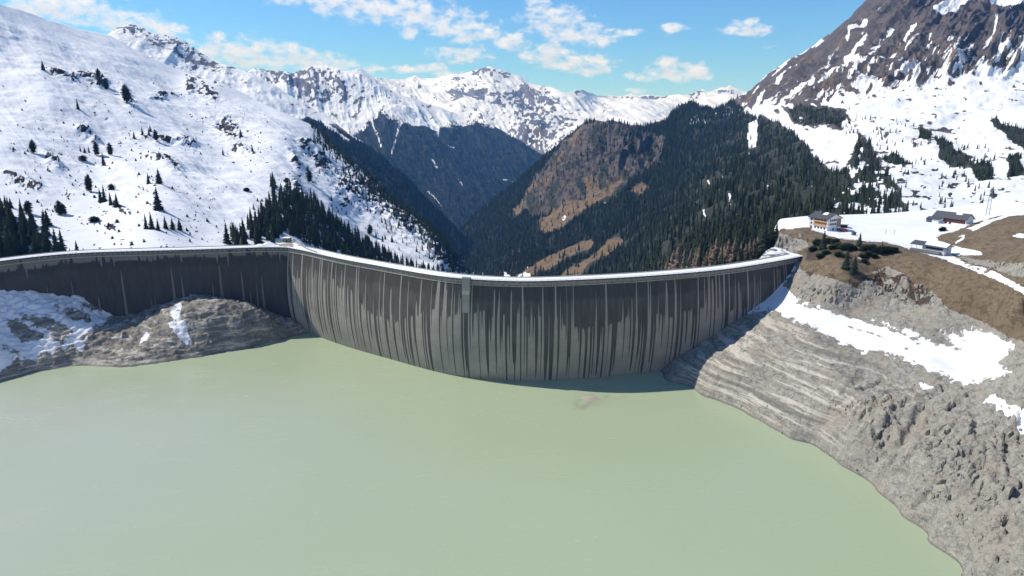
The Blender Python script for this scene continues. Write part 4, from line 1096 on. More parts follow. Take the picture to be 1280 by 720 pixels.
def dam_wall(name, L, mat, parent, bulge, thick, zlo=-45.0, u0=0.0, flare=.28):
    dd_ = np.concatenate([[0], np.cumsum(np.linalg.norm(np.diff(L, axis=0), axis=1))])
    uu_ = np.arange(0, dd_[-1], .34); L = np.stack([np.interp(uu_, dd_, L[:, 0]), np.interp(uu_, dd_, L[:, 1])], 1)
    nrm = normals(smooth_line(L, 30))
    u = u0 + np.concatenate([[0], np.cumsum(np.linalg.norm(np.diff(L, axis=0), axis=1))])
    zs = np.concatenate([np.linspace(zlo, 0, 6)[:-1], np.linspace(0, CREST, 46)])
    h = np.clip(zs / CREST, 0, 1)
    off = bulge * np.sin(np.pi * h ** .9) * 1.0
    up = np.concatenate([L[:, None, :] + nrm[:, None, :] * off[None, :, None], np.broadcast_to(zs[None, :, None], (len(L), len(zs), 1))], 2)
    zd = zs[::-1]
    dn_off = -(thick + (CREST - zd) * flare)
    dn = np.concatenate([L[:, None, :] + nrm[:, None, :] * dn_off[None, :, None], np.broadcast_to(zd[None, :, None], (len(L), len(zd), 1))], 2)
    prof = np.concatenate([up, dn], 1)
    r, c = prof.shape[:2]
    ii = np.arange(r * c).reshape(r, c)
    q = np.stack([ii[:-1, :-1], ii[1:, :-1], ii[1:, 1:], ii[:-1, 1:]], -1).reshape(-1, 4)
    fs = [tuple(x) for x in q] + [tuple(ii[0]), tuple(ii[-1][::-1])]
    uu = np.repeat(u[:, None], c, 1); vv = prof[..., 2]
    run, brow = stains(u, bulge == 0)
    return mesh_np(name, prof.reshape(-1, 3), fs, mat, False, parent, {'u': uu, 'v': vv, 'run': np.repeat(run[:, None], c, 1), 'brow': np.repeat(brow[:, None], c, 1)})


def strip(L, o0, o1, z0, z1, step=1):
    """closed bar along plan line L between lake-side offsets o0..o1"""
    L = L[::step] if (len(L) - 1) % step == 0 else np.vstack([L[::step], L[-1:]])
    nrm = normals(L)
    P = np.stack([np.c_[L + nrm * o, np.full(len(L), z)] for o, z in ((o0, z0), (o1, z0), (o1, z1), (o0, z1))], 1)
    r = len(L); ii = np.arange(r * 4).reshape(r, 4)
    fs = []
    for k in range(4):
        k2 = (k + 1) % 4
        fs += [tuple(x) for x in np.stack([ii[:-1, k], ii[1:, k], ii[1:, k2], ii[:-1, k2]], -1)]
    fs += [tuple(ii[0]), tuple(ii[-1][::-1])]
    return P.reshape(-1, 3), fs


def add_strip(parent, name, L, o0, o1, z0, z1, mat, step=1):
    V, fs = strip(L, o0, o1, z0, z1, step); return mesh_np(name, V, fs, mat, False, parent)


def rail(L, off, z, h, every):
    nrm = normals(L); m = MB(); Q = L + nrm * off
    d = np.concatenate([[0], np.cumsum(np.linalg.norm(np.diff(Q, axis=0), axis=1))])
    s = np.arange(0, d[-1], every); qx = np.interp(s, d, Q[:, 0]); qy = np.interp(s, d, Q[:, 1])
    for x, y in zip(qx, qy): m.box(x - .06, x + .06, y - .06, y + .06, z, z + h)
    for k in (.55, 1.0):
        for i in range(len(s) - 1): m.bar((qx[i], qy[i], z + h * k), (qx[i + 1], qy[i + 1], z + h * k), .06, 4)
    return m


CORB = MB().add([(-.5, .012, -.85), (.5, .012, -.85), (.5, .3, -.85), (-.5, .3, -.85), (-.5, .012, 0), (.5, .012, 0), (.5, .85, 0), (-.5, .85, 0)],
                [(3, 2, 1, 0), (4, 5, 6, 7), (0, 1, 5, 4), (1, 2, 6, 5), (2, 3, 7, 6), (3, 0, 4, 7)]).build('corbel', M_conc)
CORBM = CORB.data; D.objects.remove(CORB)


def corbels(L, n, parent):
    """n brackets under the crest road, each a part of its own"""
    nrm = normals(L)
    d = np.concatenate([[0], np.cumsum(np.linalg.norm(np.diff(L, axis=0), axis=1))])
    for s_ in np.linspace(2, d[-1] - 2, n):
        x, y = np.interp(s_, d, L[:, 0]), np.interp(s_, d, L[:, 1]); nx, ny = np.interp(s_, d, nrm[:, 0]), np.interp(s_, d, nrm[:, 1])
        o = D.objects.new('corbel', CORBM); COL.objects.link(o); o.parent = parent
        o.location = (x, y, CREST + .302); o.rotation_euler = (0, 0, math.atan2(ny, nx) - math.pi / 2)


RW = 10.0
ad = empty('arch_dam', (arch[len(arch) // 2][0], arch[len(arch) // 2][1], 0.0))
tag(ad, 'tall curved concrete arch dam with dark vertical water stains, bulging toward the lake', 'dam')
gd = empty('wing_dam', (wing[len(wing) // 2][0], wing[len(wing) // 2][1], 0.0))
tag(gd, 'long straight side dam, nearly black with damp and painted shade, above the snowy bank', 'dam')
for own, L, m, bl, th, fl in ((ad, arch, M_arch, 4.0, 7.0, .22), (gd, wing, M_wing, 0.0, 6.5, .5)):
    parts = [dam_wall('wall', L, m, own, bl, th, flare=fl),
             add_strip(own, 'road_slab', L, .9, -RW, CREST + .303, CREST + .9, M_fascia),
             add_strip(own, 'snowy_road', L, .45, -RW + .55, CREST + .905, CREST + 1.15, M_rsnow),
             add_strip(own, 'parapet', L, .9, .5, CREST + .91, CREST + 1.2, M_fascia),
             add_strip(own, 'parapet_snow', L, .88, .48, CREST + 1.203, CREST + 1.36, M_snow),
             add_strip(own, 'parapet', L, -RW + .5, -RW, CREST + .91, CREST + 1.7, M_conc),
             add_strip(own, 'ledge', L, .7, .012, CREST - 2.6, CREST - 2.1, M_conc),
             rail(L, .7, CREST + 1.35, .7, 4.0).build('railing', M_steel, own)]
for own in (ad, gd):
    off = -Vector(own.location)
    for ch in own.children: ch.location = off
    corbels(arch if own is ad else wing[len(wing) // 3:], 98 if own is ad else 50, own)
    for ch in own.children:
        if ch.name.startswith('corbel'): ch.location = ch.location + off

# gauge pier on the arch
pr = on_line(585.5, 352, arch)
i0 = int(np.argmin(np.hypot(arch[:, 0] - pr[0], arch[:, 1] - pr[1]))); nv = normals(arch)[i0]; tv = np.array([-nv[1], nv[0]])
b0 = arch[i0]
m = MB(); w2 = 2.7
prof = [(CREST + 2.3, 2.4), (CREST - 6.5, 2.4), (CREST - 9, 3.0), (CREST - 15, 2.75), (CREST - 20, 3.1), (CREST - 25, 3.2)]
zs = [p[0] for p in prof]
vs = []
for z, o_ in prof:
    for sgn, oo in ((-1, -.6), (1, -.6), (1, o_), (-1, o_)):
        ww = w2 if z > CREST - 8 else w2 * .92
        vs.append((b0[0] + tv[0] * sgn * ww + nv[0] * oo, b0[1] + tv[1] * sgn * ww + nv[1] * oo, z))
fsx = [(0, 1, 2, 3)]
for k in range(len(prof) - 1):
    a = 4 * k; fsx += [(a + j, a + (j + 1) % 4, a + 4 + (j + 1) % 4, a + 4 + j) for j in range(4)]
fsx.append(tuple(range(4 * len(prof) - 4, 4 * len(prof)))[::-1])
tagm = plain('pier_concrete', (.27, .275, .25), .85, .15, .4)
pier = mesh_np('gauge_pier', vs, fsx, tagm, False, ad); pier.location = -Vector(ad.location)
# plaza where the arch meets the side dam
pz = [(322, 308.2), (338, 306.2), (348, 303.6), (356, 302.5), (365, 301), (374, 306.3), (383, 310.5), (392, 313.2), (372, 309.3), (358, 307.4)]
P = at_z([a for a, b in pz], [b for a, b in pz], np.full(len(pz), CREST + 1.2))
m = MB().prism([(p[0], p[1]) for p in P][::-1], CREST - 5, CREST + .9).build('plaza', M_conc, ad); m.location = -Vector(ad.location)
m = MB().prism([(p[0], p[1]) for p in P][::-1], CREST + .903, CREST + 1.1).build('plaza_snow', M_rsnow, ad); m.location = -Vector(ad.location)
pd = [(348.5, 307.0), (351.5, 304.4), (365, 303.6), (366.5, 308.6)]
P = at_z([a for a, b in pd], [b for a, b in pd], np.full(4, CREST + 1.5))
m = MB().prism([(p[0], p[1]) for p in P][::-1], CREST + 1.21, CREST + 1.5).build('beige_pad', plain('dry_gravel', (.36, .31, .24), .9, .15, .5), ad); m.location = -Vector(ad.location)
# downstream kerb of the plaza
P = at_z([348, 356, 365, 374, 383, 396], [303.4, 302.2, 300.7, 306.2, 311.2, 316], np.full(6, CREST + 1.2))[:, :2]
V, fs = strip(smooth_line(spline(P), 8), .25, -.25, CREST + 1.0, CREST + 2.3)
m = mesh_np('kerb_wall', V, fs, M_conc, False, ad); m.location = -Vector(ad.location)

# ------------------------------------------------------------------ buildings
M_white = plain('white_render', (.74, .75, .76), .8, .06, .6)
M_ochre = plain('ochre_boards', (.50, .31, .15), .8, .2, 1.2)
M_slate = plain('slate_roof', (.075, .08, .09), .6, .25, .8)
M_red = plain('red_boards', (.105, .032, .028), .7, .2, .8)
M_redp = plain('red_paint', (.42, .035, .03), .35, .1, .8)
M_glass = plain('window_glass', (.03, .035, .045), .15, .2, 1)
M_wood = plain('dark_timber', (.09, .055, .035), .8, .3, 1.5)
M_grey = plain('grey_boards', (.16, .16, .165), .8, .15, 1)
M_orange = plain('orange_blind', (.6, .20, .05), .8, .15, 1)
M_rubber = plain('black_rubber', (.02, .02, .02), .8, .2, 2)


def window(parent, face, x, z, w_, h_, y):
    """face 'f': wall at local y facing -y; 'r': wall at local x=y facing +x; frame with a pane under it"""
    f = MB(); g_ = MB()
    def bx(mb, a0, a1, z0, z1, d0, d1):
        if face == 'f': mb.box(a0, a1, y - d1, y - d0, z0, z1)
        else: mb.box(y + d0, y + d1, a0, a1, z0, z1)
    bx(f, x - w_ / 2 - .14, x - w_ / 2, z - .14, z + h_ + .14, .004, .12); bx(f, x + w_ / 2, x + w_ / 2 + .14, z - .14, z + h_ + .14, .004, .12)
    bx(f, x - w_ / 2, x + w_ / 2, z - .14, z, .004, .12); bx(f, x - w_ / 2, x + w_ / 2, z + h_, z + h_ + .14, .004, .12)
    bx(g_, x - w_ / 2, x + w_ / 2, z, z + h_, .004, .06)
    fo = f.build('window', M_wood, parent); g_.build('pane', M_glass, fo)


# inn: local x along the long face, y into the house, gable on +x
c0 = at_z(1033.5, 289.5, 79.6)
inn = empty('mountain_inn', (c0[0], c0[1], 79.6), R(-62))
tag(inn, 'white three storey inn with ochre balcony front and grey gabled roof on the snowy plateau', 'inn')
Lx, Wy, He, Hr = 18.0, 16.5, 10.2, 14.0
m = MB()
m.add([(-Lx, 0, -3), (0, 0, -3), (0, Wy, -3), (-Lx, Wy, -3), (-Lx, 0, He), (0, 0, He), (0, Wy, He), (-Lx, Wy, He), (-Lx, Wy / 2, Hr), (0, Wy / 2, Hr)],
      [(0, 1, 5, 4), (2, 3, 7, 6), (1, 2, 6, 9, 5), (3, 0, 4, 8, 7), (4, 5, 9, 8), (6, 7, 8, 9), (3, 2, 1, 0)])
m.build('wall', M_white, inn)
sl_ = (Hr - He) / (Wy / 2); ov = 1.3
rf = MB()
for a, b in ((-ov, Wy / 2), (Wy / 2, Wy + ov)):
    za = He - ov * sl_ if a < 0 else Hr; zb = Hr if a < 0 else He - ov * sl_
    rf.slab([(-Lx - 1, a, za + .35), (1.1, a, za + .35), (1.1, b, zb + .35), (-Lx - 1, b, zb + .35)], .3)
roof = rf.build('roof', M_slate, inn)
MB().box(-13, -11.6, 5.5, 6.9, 12, 15.4).build('chimney', M_grey, roof)
MB().slab([(-9.5, 4.6, 12.75), (-5, 4.6, 12.75), (-5.6, 8.0, 14.35), (-9, 8.0, 14.35)], .22).build('snow_patch', M_snow, roof)
MB().box(-13.2, -1.2, -.15, -.003, 4.2, 9.6).build('timber_front', M_ochre, inn)
MB().box(.003, .14, 11.2, 16.3, 3.2, 10.1).build('timber_side', plain('tan_boards', (.36, .235, .15), .8, .15, 1), inn)
for k, zz in enumerate((4.1, 7.2)):
    bl_ = MB().box(-13.2, -1.0, -1.3, -.16, zz, zz + .2); bl_.box(-13.2, -1.0, -1.3, -1.15, zz + .2, zz + 1.1)
    bl_.build('balcony', M_ochre, inn)
for xx in (-11.6, -8.6, -5.6, -2.7):
    MB().box(xx - .55, xx + .55, -.30, -.16, 5.4, 7.0).build('shutter', M_orange, inn)
    window(inn, 'f', xx, 1.4, 1.1, 1.5, 0)
    window(inn, 'f', xx, 8.3, 1.0, 1.1, -.16)
for zz in (1.4, 4.6, 7.6): window(inn, 'f', -15.7, zz, 1.2, 1.4, 0)
for zz in (5.0, 8.2):
    for yy in (3.2, 5.4, 7.6, 9.8): window(inn, 'r', yy, zz, 1.3, 1.3, 0)
MB().box(.004, .12, 6.6, 8.0, .0, 2.3).build('door', M_wood, inn)

c1 = at_z(1049, 287, 79.8)
gar = empty('garage_annex', (c1[0] + 1.5, c1[1] + 8, 79.7), R(-12))
tag(gar, 'low white flat roofed annex with dark opening beside the inn gable', 'garage')
m = MB().box(-5, 9, .0, 6.5, -1, 3.4); m.build('wall', M_white, gar)
MB().box(-5.4, 9.4, -1.2, 6.9, 3.4, 3.75).build('roof', M_snow, gar)
MB().box(.0, 8.2, -.12, -.004, .1, 2.8).build('door', M_rubber, gar)


def vehicle(name, loc, rz, paint, L_, W_, H_, hood, label, cat):
    o = empty(name, loc, rz); tag(o, label, cat)
    # side profile, along x
    pf = [(-L_ / 2, .45), (L_ / 2, .45), (L_ / 2, H_ * .52), (L_ / 2 - hood, H_ * .58), (L_ / 2 - hood - .6, H_ * .97), (-L_ / 2 + .25, H_), (-L_ / 2, H_ * .6)]
    n = len(pf); yb = [W_ / 2 if z < H_ * .7 else W_ / 2 - .18 for _, z in pf]
    vs = [(x, -y, z) for (x, z), y in zip(pf, yb)] + [(x, y, z) for (x, z), y in zip(pf, yb)]
    MB().add(vs, [tuple(range(n)), tuple(range(n, 2 * n))[::-1]] + [((i + 1) % n, i, n + i, n + (i + 1) % n) for i in range(n)]).build('body', paint, o)
    zl, zh = H_ * .62, H_ * .9
    for sgn in (-1, 1):
        y = sgn * (W_ / 2 - .06)
        for a in np.linspace(-L_ / 2 + .5, L_ / 2 - hood - 1.5, 3):
            MB().box(a, a + .9, min(y, y + sgn * .07), max(y, y + sgn * .07), zl, zh).build('side_window', M_glass, o)
    x0_ = L_ / 2 - hood
    MB().add([(x0_ + .02, -W_ / 2 + .3, H_ * .60), (x0_ + .02, W_ / 2 - .3, H_ * .60), (x0_ - .52, W_ / 2 - .3, H_ * .93), (x0_ - .52, -W_ / 2 + .3, H_ * .93)], [(0, 1, 2, 3)]).build('windscreen', M_glass, o)
    for x in (-L_ / 2 + .9, L_ / 2 - .8):
        for sgn in (-1, 1):
            MB().bar((x, sgn * (W_ / 2 - .1), .38), (x, sgn * (W_ / 2 + .06), .38), .38, 14).build('wheel', M_rubber, o)
    for sgn in (-1, 1):
        MB().box(L_ / 2, L_ / 2 + .05, sgn * W_ * .36 - .14, sgn * W_ * .36 + .14, .8, 1.0).build('headlight', M_white, o)
    return o


pv = at_z(1055, 289.2, 79.8)
vehicle('red_van', (pv[0], pv[1], FR.z(pv[0], pv[1]) + .02), R(18), M_redp, 5.6, 2.1, 2.4, 1.0, 'red van parked in front of the annex beside the white inn', 'van')
pv = at_z(1049.5, 288.6, 79.8)
vehicle('dark_car', (pv[0], pv[1] + 2.5, FR.z(pv[0], pv[1] + 2.5) + .02), R(100), plain('dark_paint', (.03, .03, .04), .3, .1), 4.3, 1.8, 1.55, 1.1, 'small dark car between the inn gable and the red van', 'car')

# barn with red boards
c2 = at_z(1207, 282.0, 80.0)
bn = empty('red_barn', (c2[0], c2[1], 79.9), R(-60))
tag(bn, 'long barn with red boarded side, white gable and slate roof at the far plateau edge', 'barn')
Lb, Wb, e0, r0 = 28.0, 11.5, 5.2, 9.2
MB().add([(-Lb, 0, -2), (0, 0, -2), (0, Wb, -2), (-Lb, Wb, -2), (-Lb, 0, e0), (0, 0, e0), (0, Wb, e0), (-Lb, Wb, e0), (-Lb, Wb / 2, r0), (0, Wb / 2, r0)],
         [(0, 1, 5, 4), (2, 3, 7, 6), (1, 2, 6, 9, 5), (3, 0, 4, 8, 7), (4, 5, 9, 8), (6, 7, 8, 9), (3, 2, 1, 0)]).build('wall', M_white, bn)
MB().box(-19, -.6, -.14, -.003, 1.2, e0 + .3).build('red_side', M_red, bn)
sb_ = (r0 - e0) / (Wb / 2)
rb = MB()
rb.slab([(-Lb - .8, -1.2, e0 - 1.2 * sb_ + .4), (1, -1.2, e0 - 1.2 * sb_ + .4), (1, Wb / 2, r0 + .4), (-Lb - .8, Wb / 2, r0 + .4)], .3)
rb.slab([(-Lb - .8, Wb / 2, r0 + .4), (1, Wb / 2, r0 + .4), (1, Wb + 1.2, e0 - 1.2 * sb_ + .4), (-Lb - .8, Wb + 1.2, e0 - 1.2 * sb_ + .4)], .3)
rb.slab([(-Lb - 3, -6.5, 3.0), (-19.5, -6.5, 3.0), (-19.5, -1.2, e0 - .5), (-Lb - 3, -1.2, e0 - .5)], .3)
ro = rb.build('roof', M_slate, bn)
MB().slab([(-11, 3.6, r0 - 1.5 + .65), (-6, 3.6, r0 - 1.5 + .65), (-6, 5.2, r0 + .45), (-11, 5.2, r0 + .45)], .18).build('snow_patch', M_snow, ro)
MB().box(-Lb - 2.5, -26, -6.0, -.01, -1, 3.4).build('lean_to', M_slate, bn)
MB().box(-25.9, -20, -5.6, -.01, -1, 3.2).build('white_bay', M_white, bn)
for xx in (-17.5, -14.0): MB().box(xx, xx + 1.8, -.2, -.145, -.2, 1.7).build('door', M_rubber, bn)

# low lodge by the road
c3 = at_z(1180.5, 316.0, 81.6)
zl_ = 81.8
ld = empty('low_lodge', (c3[0], c3[1], zl_ - .2), R(-58))
tag(ld, 'low grey lodge with shallow half snowy roof and open porch by the snowy road', 'building')
MB().add([(-15, 0, -2), (0, 0, -2), (0, 9, -2), (-15, 9, -2), (-15, 0, 3.2), (0, 0, 3.2), (0, 9, 3.2), (-15, 9, 3.2), (-15, 4.5, 4.8), (0, 4.5, 4.8)],
         [(0, 1, 5, 4), (2, 3, 7, 6), (1, 2, 6, 9, 5), (3, 0, 4, 8, 7), (4, 5, 9, 8), (6, 7, 8, 9)]).build('wall', plain('pale_grey_render', (.5, .52, .56), .8, .08), ld)
rl = MB()
rl.slab([(-23, -1.4, 3.05), (1.1, -1.4, 3.05), (1.1, 4.5, 5.15), (-23, 4.5, 5.15)], .3)
rl.slab([(-23, 4.5, 5.15), (1.1, 4.5, 5.15), (1.1, 10.4, 3.05), (-23, 10.4, 3.05)], .3)
rlo = rl.build('roof', M_slate, ld)
MB().slab([(-13.5, .2, 3.87), (.9, -.2, 3.72), (1.0, 4.5, 5.42), (-14.5, 4.5, 5.42)], .24).slab([(-14.5, 4.5, 5.42), (1.0, 4.5, 5.42), (1.0, 10.2, 3.42), (-14, 10.2, 3.42)], .24).build('roof_snow', M_snow, rlo)
MB().box(-12.5, -1.2, -.1, -.004, 1.2, 2.5).build('window_band', M_glass, ld)
MB().box(.004, .1, 2.4, 4.2, .8, 2.4).build('window', M_glass, ld)
for x, y in ((-22, -.8), (-18.5, -.8), (-22, 9.6), (-18.5, 9.6)):
    MB().box(x - .12, x + .12, y - .12, y + .12, -1, 3.1).build('post', M_white, ld)
MB().box(-22, -2, -2.6, -.2, -1.5, .12).build('deck', M_grey, ld)

# hut on the plaza
hp = at_z(357, 303.4, CREST + 1.2)
ht = empty('valve_house', (hp[0], hp[1] + 1, CREST + 1.2), R(-4))
tag(ht, 'small square concrete valve house with snowy flat roof behind the crest plaza', 'hut')
MB().box(-2.9, 2.9, 0, 5, -.6, 3.6).build('wall', M_dconc, ht)
MB().box(-3.2, 3.2, -.3, 5.3, 3.6, 3.9).build('roof', M_snow, ht)
MB().box(.2, 1.3, -.08, -.004, 0, 2.2).build('door', M_rubber, ht)

# retaining wall and kiosk on the plateau edge
a_ = at_z(1056, 298.6, 79.2); b_ = at_z(1094, 303.4, 79.2)
ang = math.atan2(b_[1] - a_[1], b_[0] - a_[0]); ln = float(np.hypot(*(b_ - a_)[:2]))
rw = empty('retaining_wall', (a_[0], a_[1], 77.6), ang)
tag(rw, 'low dark timber retaining wall with snow on top along the plateau edge below the inn', 'wall')
MB().box(0, ln, 0, .5, -.8, 2.2).build('boards', M_wood, rw)
MB().box(-.1, ln + .1, -.1, .6, 2.2, 2.4).build('cap_snow', M_snow, rw)
kp = at_z(1068, 293.8, 80)
kk = empty('ticket_kiosk', (kp[0], kp[1], float(FR.z(kp[0], kp[1]))), R(10))
tag(kk, 'tiny dark timber kiosk standing alone on the snow before the inn', 'kiosk')
MB().box(-1.5, 1.5, 0, 2, -.3, 2.3).build('wall', M_grey, kk)
MB().slab([(-1.8, -.4, 2.5), (1.8, -.4, 2.5), (1.8, 2.3, 2.75), (-1.8, 2.3, 2.75)], .2).build('roof', M_slate, kk)
MB().box(-.9, .9, -.06, -.004, 1.0, 1.9).build('hatch', M_rubber, kk)

# snow poles
for (px, py, lb) in ((1107, 292, 'thin dark marker pole on the snow, nearer the inn'), (1118, 293, 'thin dark marker pole on the snow, nearer the low lodge')):
    p = at_z(px, py, 80); z = float(FR.z(p[0], p[1]))
    o = MB().bar((0, 0, -.3), (0, 0, 3.6), .16, 6, .1).box(-.3, .3, -.04, .04, 2.9, 3.5).build('marker_pole', M_wood); o.location = (p[0], p[1], z)
    tag(o, lb, 'pole', 'marker poles on the plateau snow')

# lattice pylon behind the right hill
pp = at_z(1250, 266, 96)
py_ = empty('power_pylon', (pp[0], pp[1] + 14, 92.0), R(15))
tag(py_, 'slim grey twin mast power pylon standing behind the brown knoll', 'pylon')
for sgn in (-1, 1):
    MB().bar((sgn * 1.9, 0, 0), (sgn * 1.3, 0, 22), .24, 6, .16).build('mast', M_steel, py_)
br = MB()
for k in range(6): br.bar((-1.85 + .1 * k, 0, 3.4 * k + .5), (1.8 - .1 * k, 0, 3.4 * k + 3.6), .1, 4); br.bar((1.85 - .1 * k, 0, 3.4 * k + .5), (-1.8 + .1 * k, 0, 3.4 * k + 3.6), .1, 4)
br.build('bracing', M_steel, py_)
for zz in (16.5, 20.5): MB().box(-4.2, 4.2, -.12, .12, zz, zz + .3).build('crossarm', M_steel, py_)

for (px, py, lb) in ((591.5, 346.0, 'thin pale post on the far parapet just beyond the gauge pier'), (603.5, 346.3, 'thin pale post on the far parapet, second beyond the gauge pier'), (96, 317.0, 'thin pale post on the side dam parapet beside the corner stand')):
    p = at_z(px, py, CREST + 1.7)
    o = MB().bar((0, 0, 0), (0, 0, 3.2), .14, 6, .1).box(-.28, .28, -.1, .1, 2.7, 3.3).build('marker_post', M_white); o.location = (p[0], p[1], CREST + 1.2); tag(o, lb, 'post')

# parking apron at the right end of the crest
ap = [(948, 324.5), (1000, 320.5), (992, 317.5), (984, 314), (975, 310.5), (966, 309.5), (958, 313)]
P = at_z([a for a, b in ap], [b for a, b in ap], np.full(len(ap), CREST + .95))
o = MB().prism([(p[0], p[1]) for p in P][::-1], CREST - 6, CREST + .95).build('parking_apron', M_lot); o['kind'] = 'structure'
rp = at_z([1000, 994, 985, 976, 966], [320.5, 318, 314.6, 311.4, 309.6], np.full(5, CREST + 1.0))[:, :2]
V, fs = strip(smooth_line(spline(rp), 10), 2.6, -2.6, CREST + .5, CREST + 1.12); o = mesh_np('access_road', V, fs, M_rsnow, False); o['kind'] = 'structure'


def mound(name, c, r, h, mat, label, cat, seed, group=None):
    V = []; na, nr = 20, 6
    for i in range(nr + 1):
        for a in range(na):
            th = 2 * math.pi * a / na; rr = i / nr
            k = .7 + .6 * float(fbm(np.array([seed + math.cos(th)]), np.array([seed + math.sin(th)]), None, 3)[0])
            V.append((r * rr * k * math.cos(th) * 1.4, r * rr * k * math.sin(th), h * (1 - rr ** 2) * (.8 + .4 * float(vn(np.array([seed + 3 * rr + a * .9]), np.array([rr * 5.])) [0])) - .15))
    fs = [(i * na + a, i * na + (a + 1) % na, (i + 1) * na + (a + 1) % na, (i + 1) * na + a)[::-1] for i in range(nr) for a in range(na)]
    o = mesh_np(name, V, fs, mat); o.location = c; tag(o, label, cat, group); return o


for i, (px, py, r, h, mt, nm, lb, ct) in enumerate([
        (968, 317.5, 4, 1.8, M_snow, 'snow_heap', 'larger ploughed snow heap on the parking apron at the crest end', 'snow heap'), (976, 316.5, 3.2, 1.5, M_snow, 'snow_heap', 'smaller ploughed snow heap nearest the crest road bend', 'snow heap'),
        (971, 315.0, 2.0, 1.5, M_dconc, 'boulder', 'dark boulder between two snow heaps on the parking apron', 'boulder'),
        (324, 308.6, 4, 2.0, M_snow, 'snow_heap', 'ploughed snow heap by the spruce edge beside the crest plaza', 'snow heap'), (334, 307.0, 4.5, 2.4, M_snow, 'snow_heap', 'tall ploughed snow heap next to the dark boulder behind the crest', 'snow heap'), (328, 307.2, 2, 1.6, M_dconc, 'boulder', 'dark boulder among snow heaps behind the side dam crest', 'boulder')]):
    p = at_z(px, py, CREST + 1)
    mound(nm, (p[0], p[1] + 3, CREST + .9), r, h, mt, lb, ct, 3.1 * i + 1)

# ------------------------------------------------------------------ trees
def tree_mat(name, a, b, c):
    t = NT(name); oi = t.t.nodes.new('ShaderNodeObjectInfo')
    n = t.noise(9.0, 3)
    tone = t.math('ADD', t.math('MULTIPLY', oi.outputs['Random'], .6), t.math('MULTIPLY', t.attr('tone'), .6))
    col = t.mix(tone, a, b); col = t.mix(t.math('MULTIPLY', t.step(n, .45, .7), .5), col, c)
    t.color(col); t.b.inputs['Roughness'].default_value = .9; t.b.inputs['Specular IOR Level'].default_value = .1
    return t.m


M_spruce = tree_mat('spruce_needles', (.016, .028, .019), (.044, .056, .030), (.010, .017, .012))
M_pine = tree_mat('pine_needles', (.026, .038, .022), (.045, .058, .03), (.014, .02, .013))
M_larch = tree_mat('bare_larch_twigs', (.20, .145, .11), (.26, .195, .15), (.13, .095, .075))
M_bush = tree_mat('dwarf_pine_needles', (.035, .05, .02), (.055, .07, .028), (.02, .027, .014))
M_bark = plain('bark', (.07, .055, .045), .9, .3, 3)


def crown_mesh(name, seed, tiers, blades, slim, mat, droop=.35, base=.06, power=.85, sparse=0.0, roundtop=False):
    r_ = random.Random(seed); V = []; Fq = []
    for i in range(tiers):
        t_ = i / (tiers - 1); h = base + (1 - base) * t_ * .985
        env = (1 - t_) ** power if not roundtop else math.sqrt(max(0, 1 - (max(0, t_ - .35) / .66) ** 2)) * (.75 + .25 * min(1, t_ / .3))
        for b in range(max(3, int(blades * (.45 + .55 * env)))):
            if r_.random() < sparse: continue
            th = r_.random() * 6.283; L_ = slim * (env * r_.uniform(.62, 1.15) + .012); hh = h + r_.uniform(-.5, .5) / tiers
            dz = -droop * L_ * r_.uniform(.5, 1.3); wd = L_ * r_.uniform(.28, .45) + .006
            cx, sy = math.cos(th), math.sin(th); k = len(V)
            V += [(cx * L_ * .04, sy * L_ * .04, hh + .02), (cx * L_ * .6 - sy * wd, sy * L_ * .6 + cx * wd, hh + dz * .55 - .012), (cx * L_, sy * L_, hh + dz), (cx * L_ * .6 + sy * wd, sy * L_ * .6 - cx * wd, hh + dz * .55 - .012), (cx * L_ * .55, sy * L_ * .55, hh + dz * .2 + .016)]
            Fq += [(k, k + 1, k + 4), (k + 1, k + 2, k + 4), (k + 2, k + 3, k + 4), (k + 3, k, k + 4)]
    if sparse < .2:                                   # dense inner mass
        nn, k = 8, len(V)
        for i in range(5):
            t_ = i / 4; env = (1 - t_) ** power if not roundtop else math.sqrt(max(0, 1 - t_ ** 2))
            for a in range(nn): V.append((math.cos(a * .785) * slim * .5 * env * r_.uniform(.7, 1.1), math.sin(a * .785) * slim * .5 * env * r_.uniform(.7, 1.1), base + (.97 - base) * t_))
        for i in range(4):
            for a in range(nn): Fq.append((k + i * nn + a, k + i * nn + (a + 1) % nn, k + (i + 1) * nn + (a + 1) % nn, k + (i + 1) * nn + a))
    o = mesh_np(name, V, Fq, mat, False, None, {'tone': [r_.random() for _ in V]}); me = o.data; D.objects.remove(o); return me


def trunk_mesh(h, r):
    o = MB().bar((0, 0, -.06), (0, 0, h), r, 6, r * .25).build('trunk', M_bark); me = o.data; D.objects.remove(o); return me


TRUNK = trunk_mesh(.9, .017)
KIND = {'spruce': [crown_mesh('spruce_crown', i, 20, 11, s, M_spruce) for i, s in enumerate((.17, .20, .145, .185, .225))],
        'pine': [crown_mesh('pine_crown', 20 + i, 15, 17, s, M_pine, .1, .12, .8, 0, True) for i, s in enumerate((.26, .3, .24))],
        'larch': [crown_mesh('larch_crown', 40 + i, 24, 10, s, M_larch, -.25, .08, .8, .06) for i, s in enumerate((.17, .2, .15))],
        'bush': [crown_mesh('bush_crown', 60 + i, 9, 26, s, M_bush, -.1, .02, .8, 0, True) for i, s in enumerate((.72, .85, .62))]}


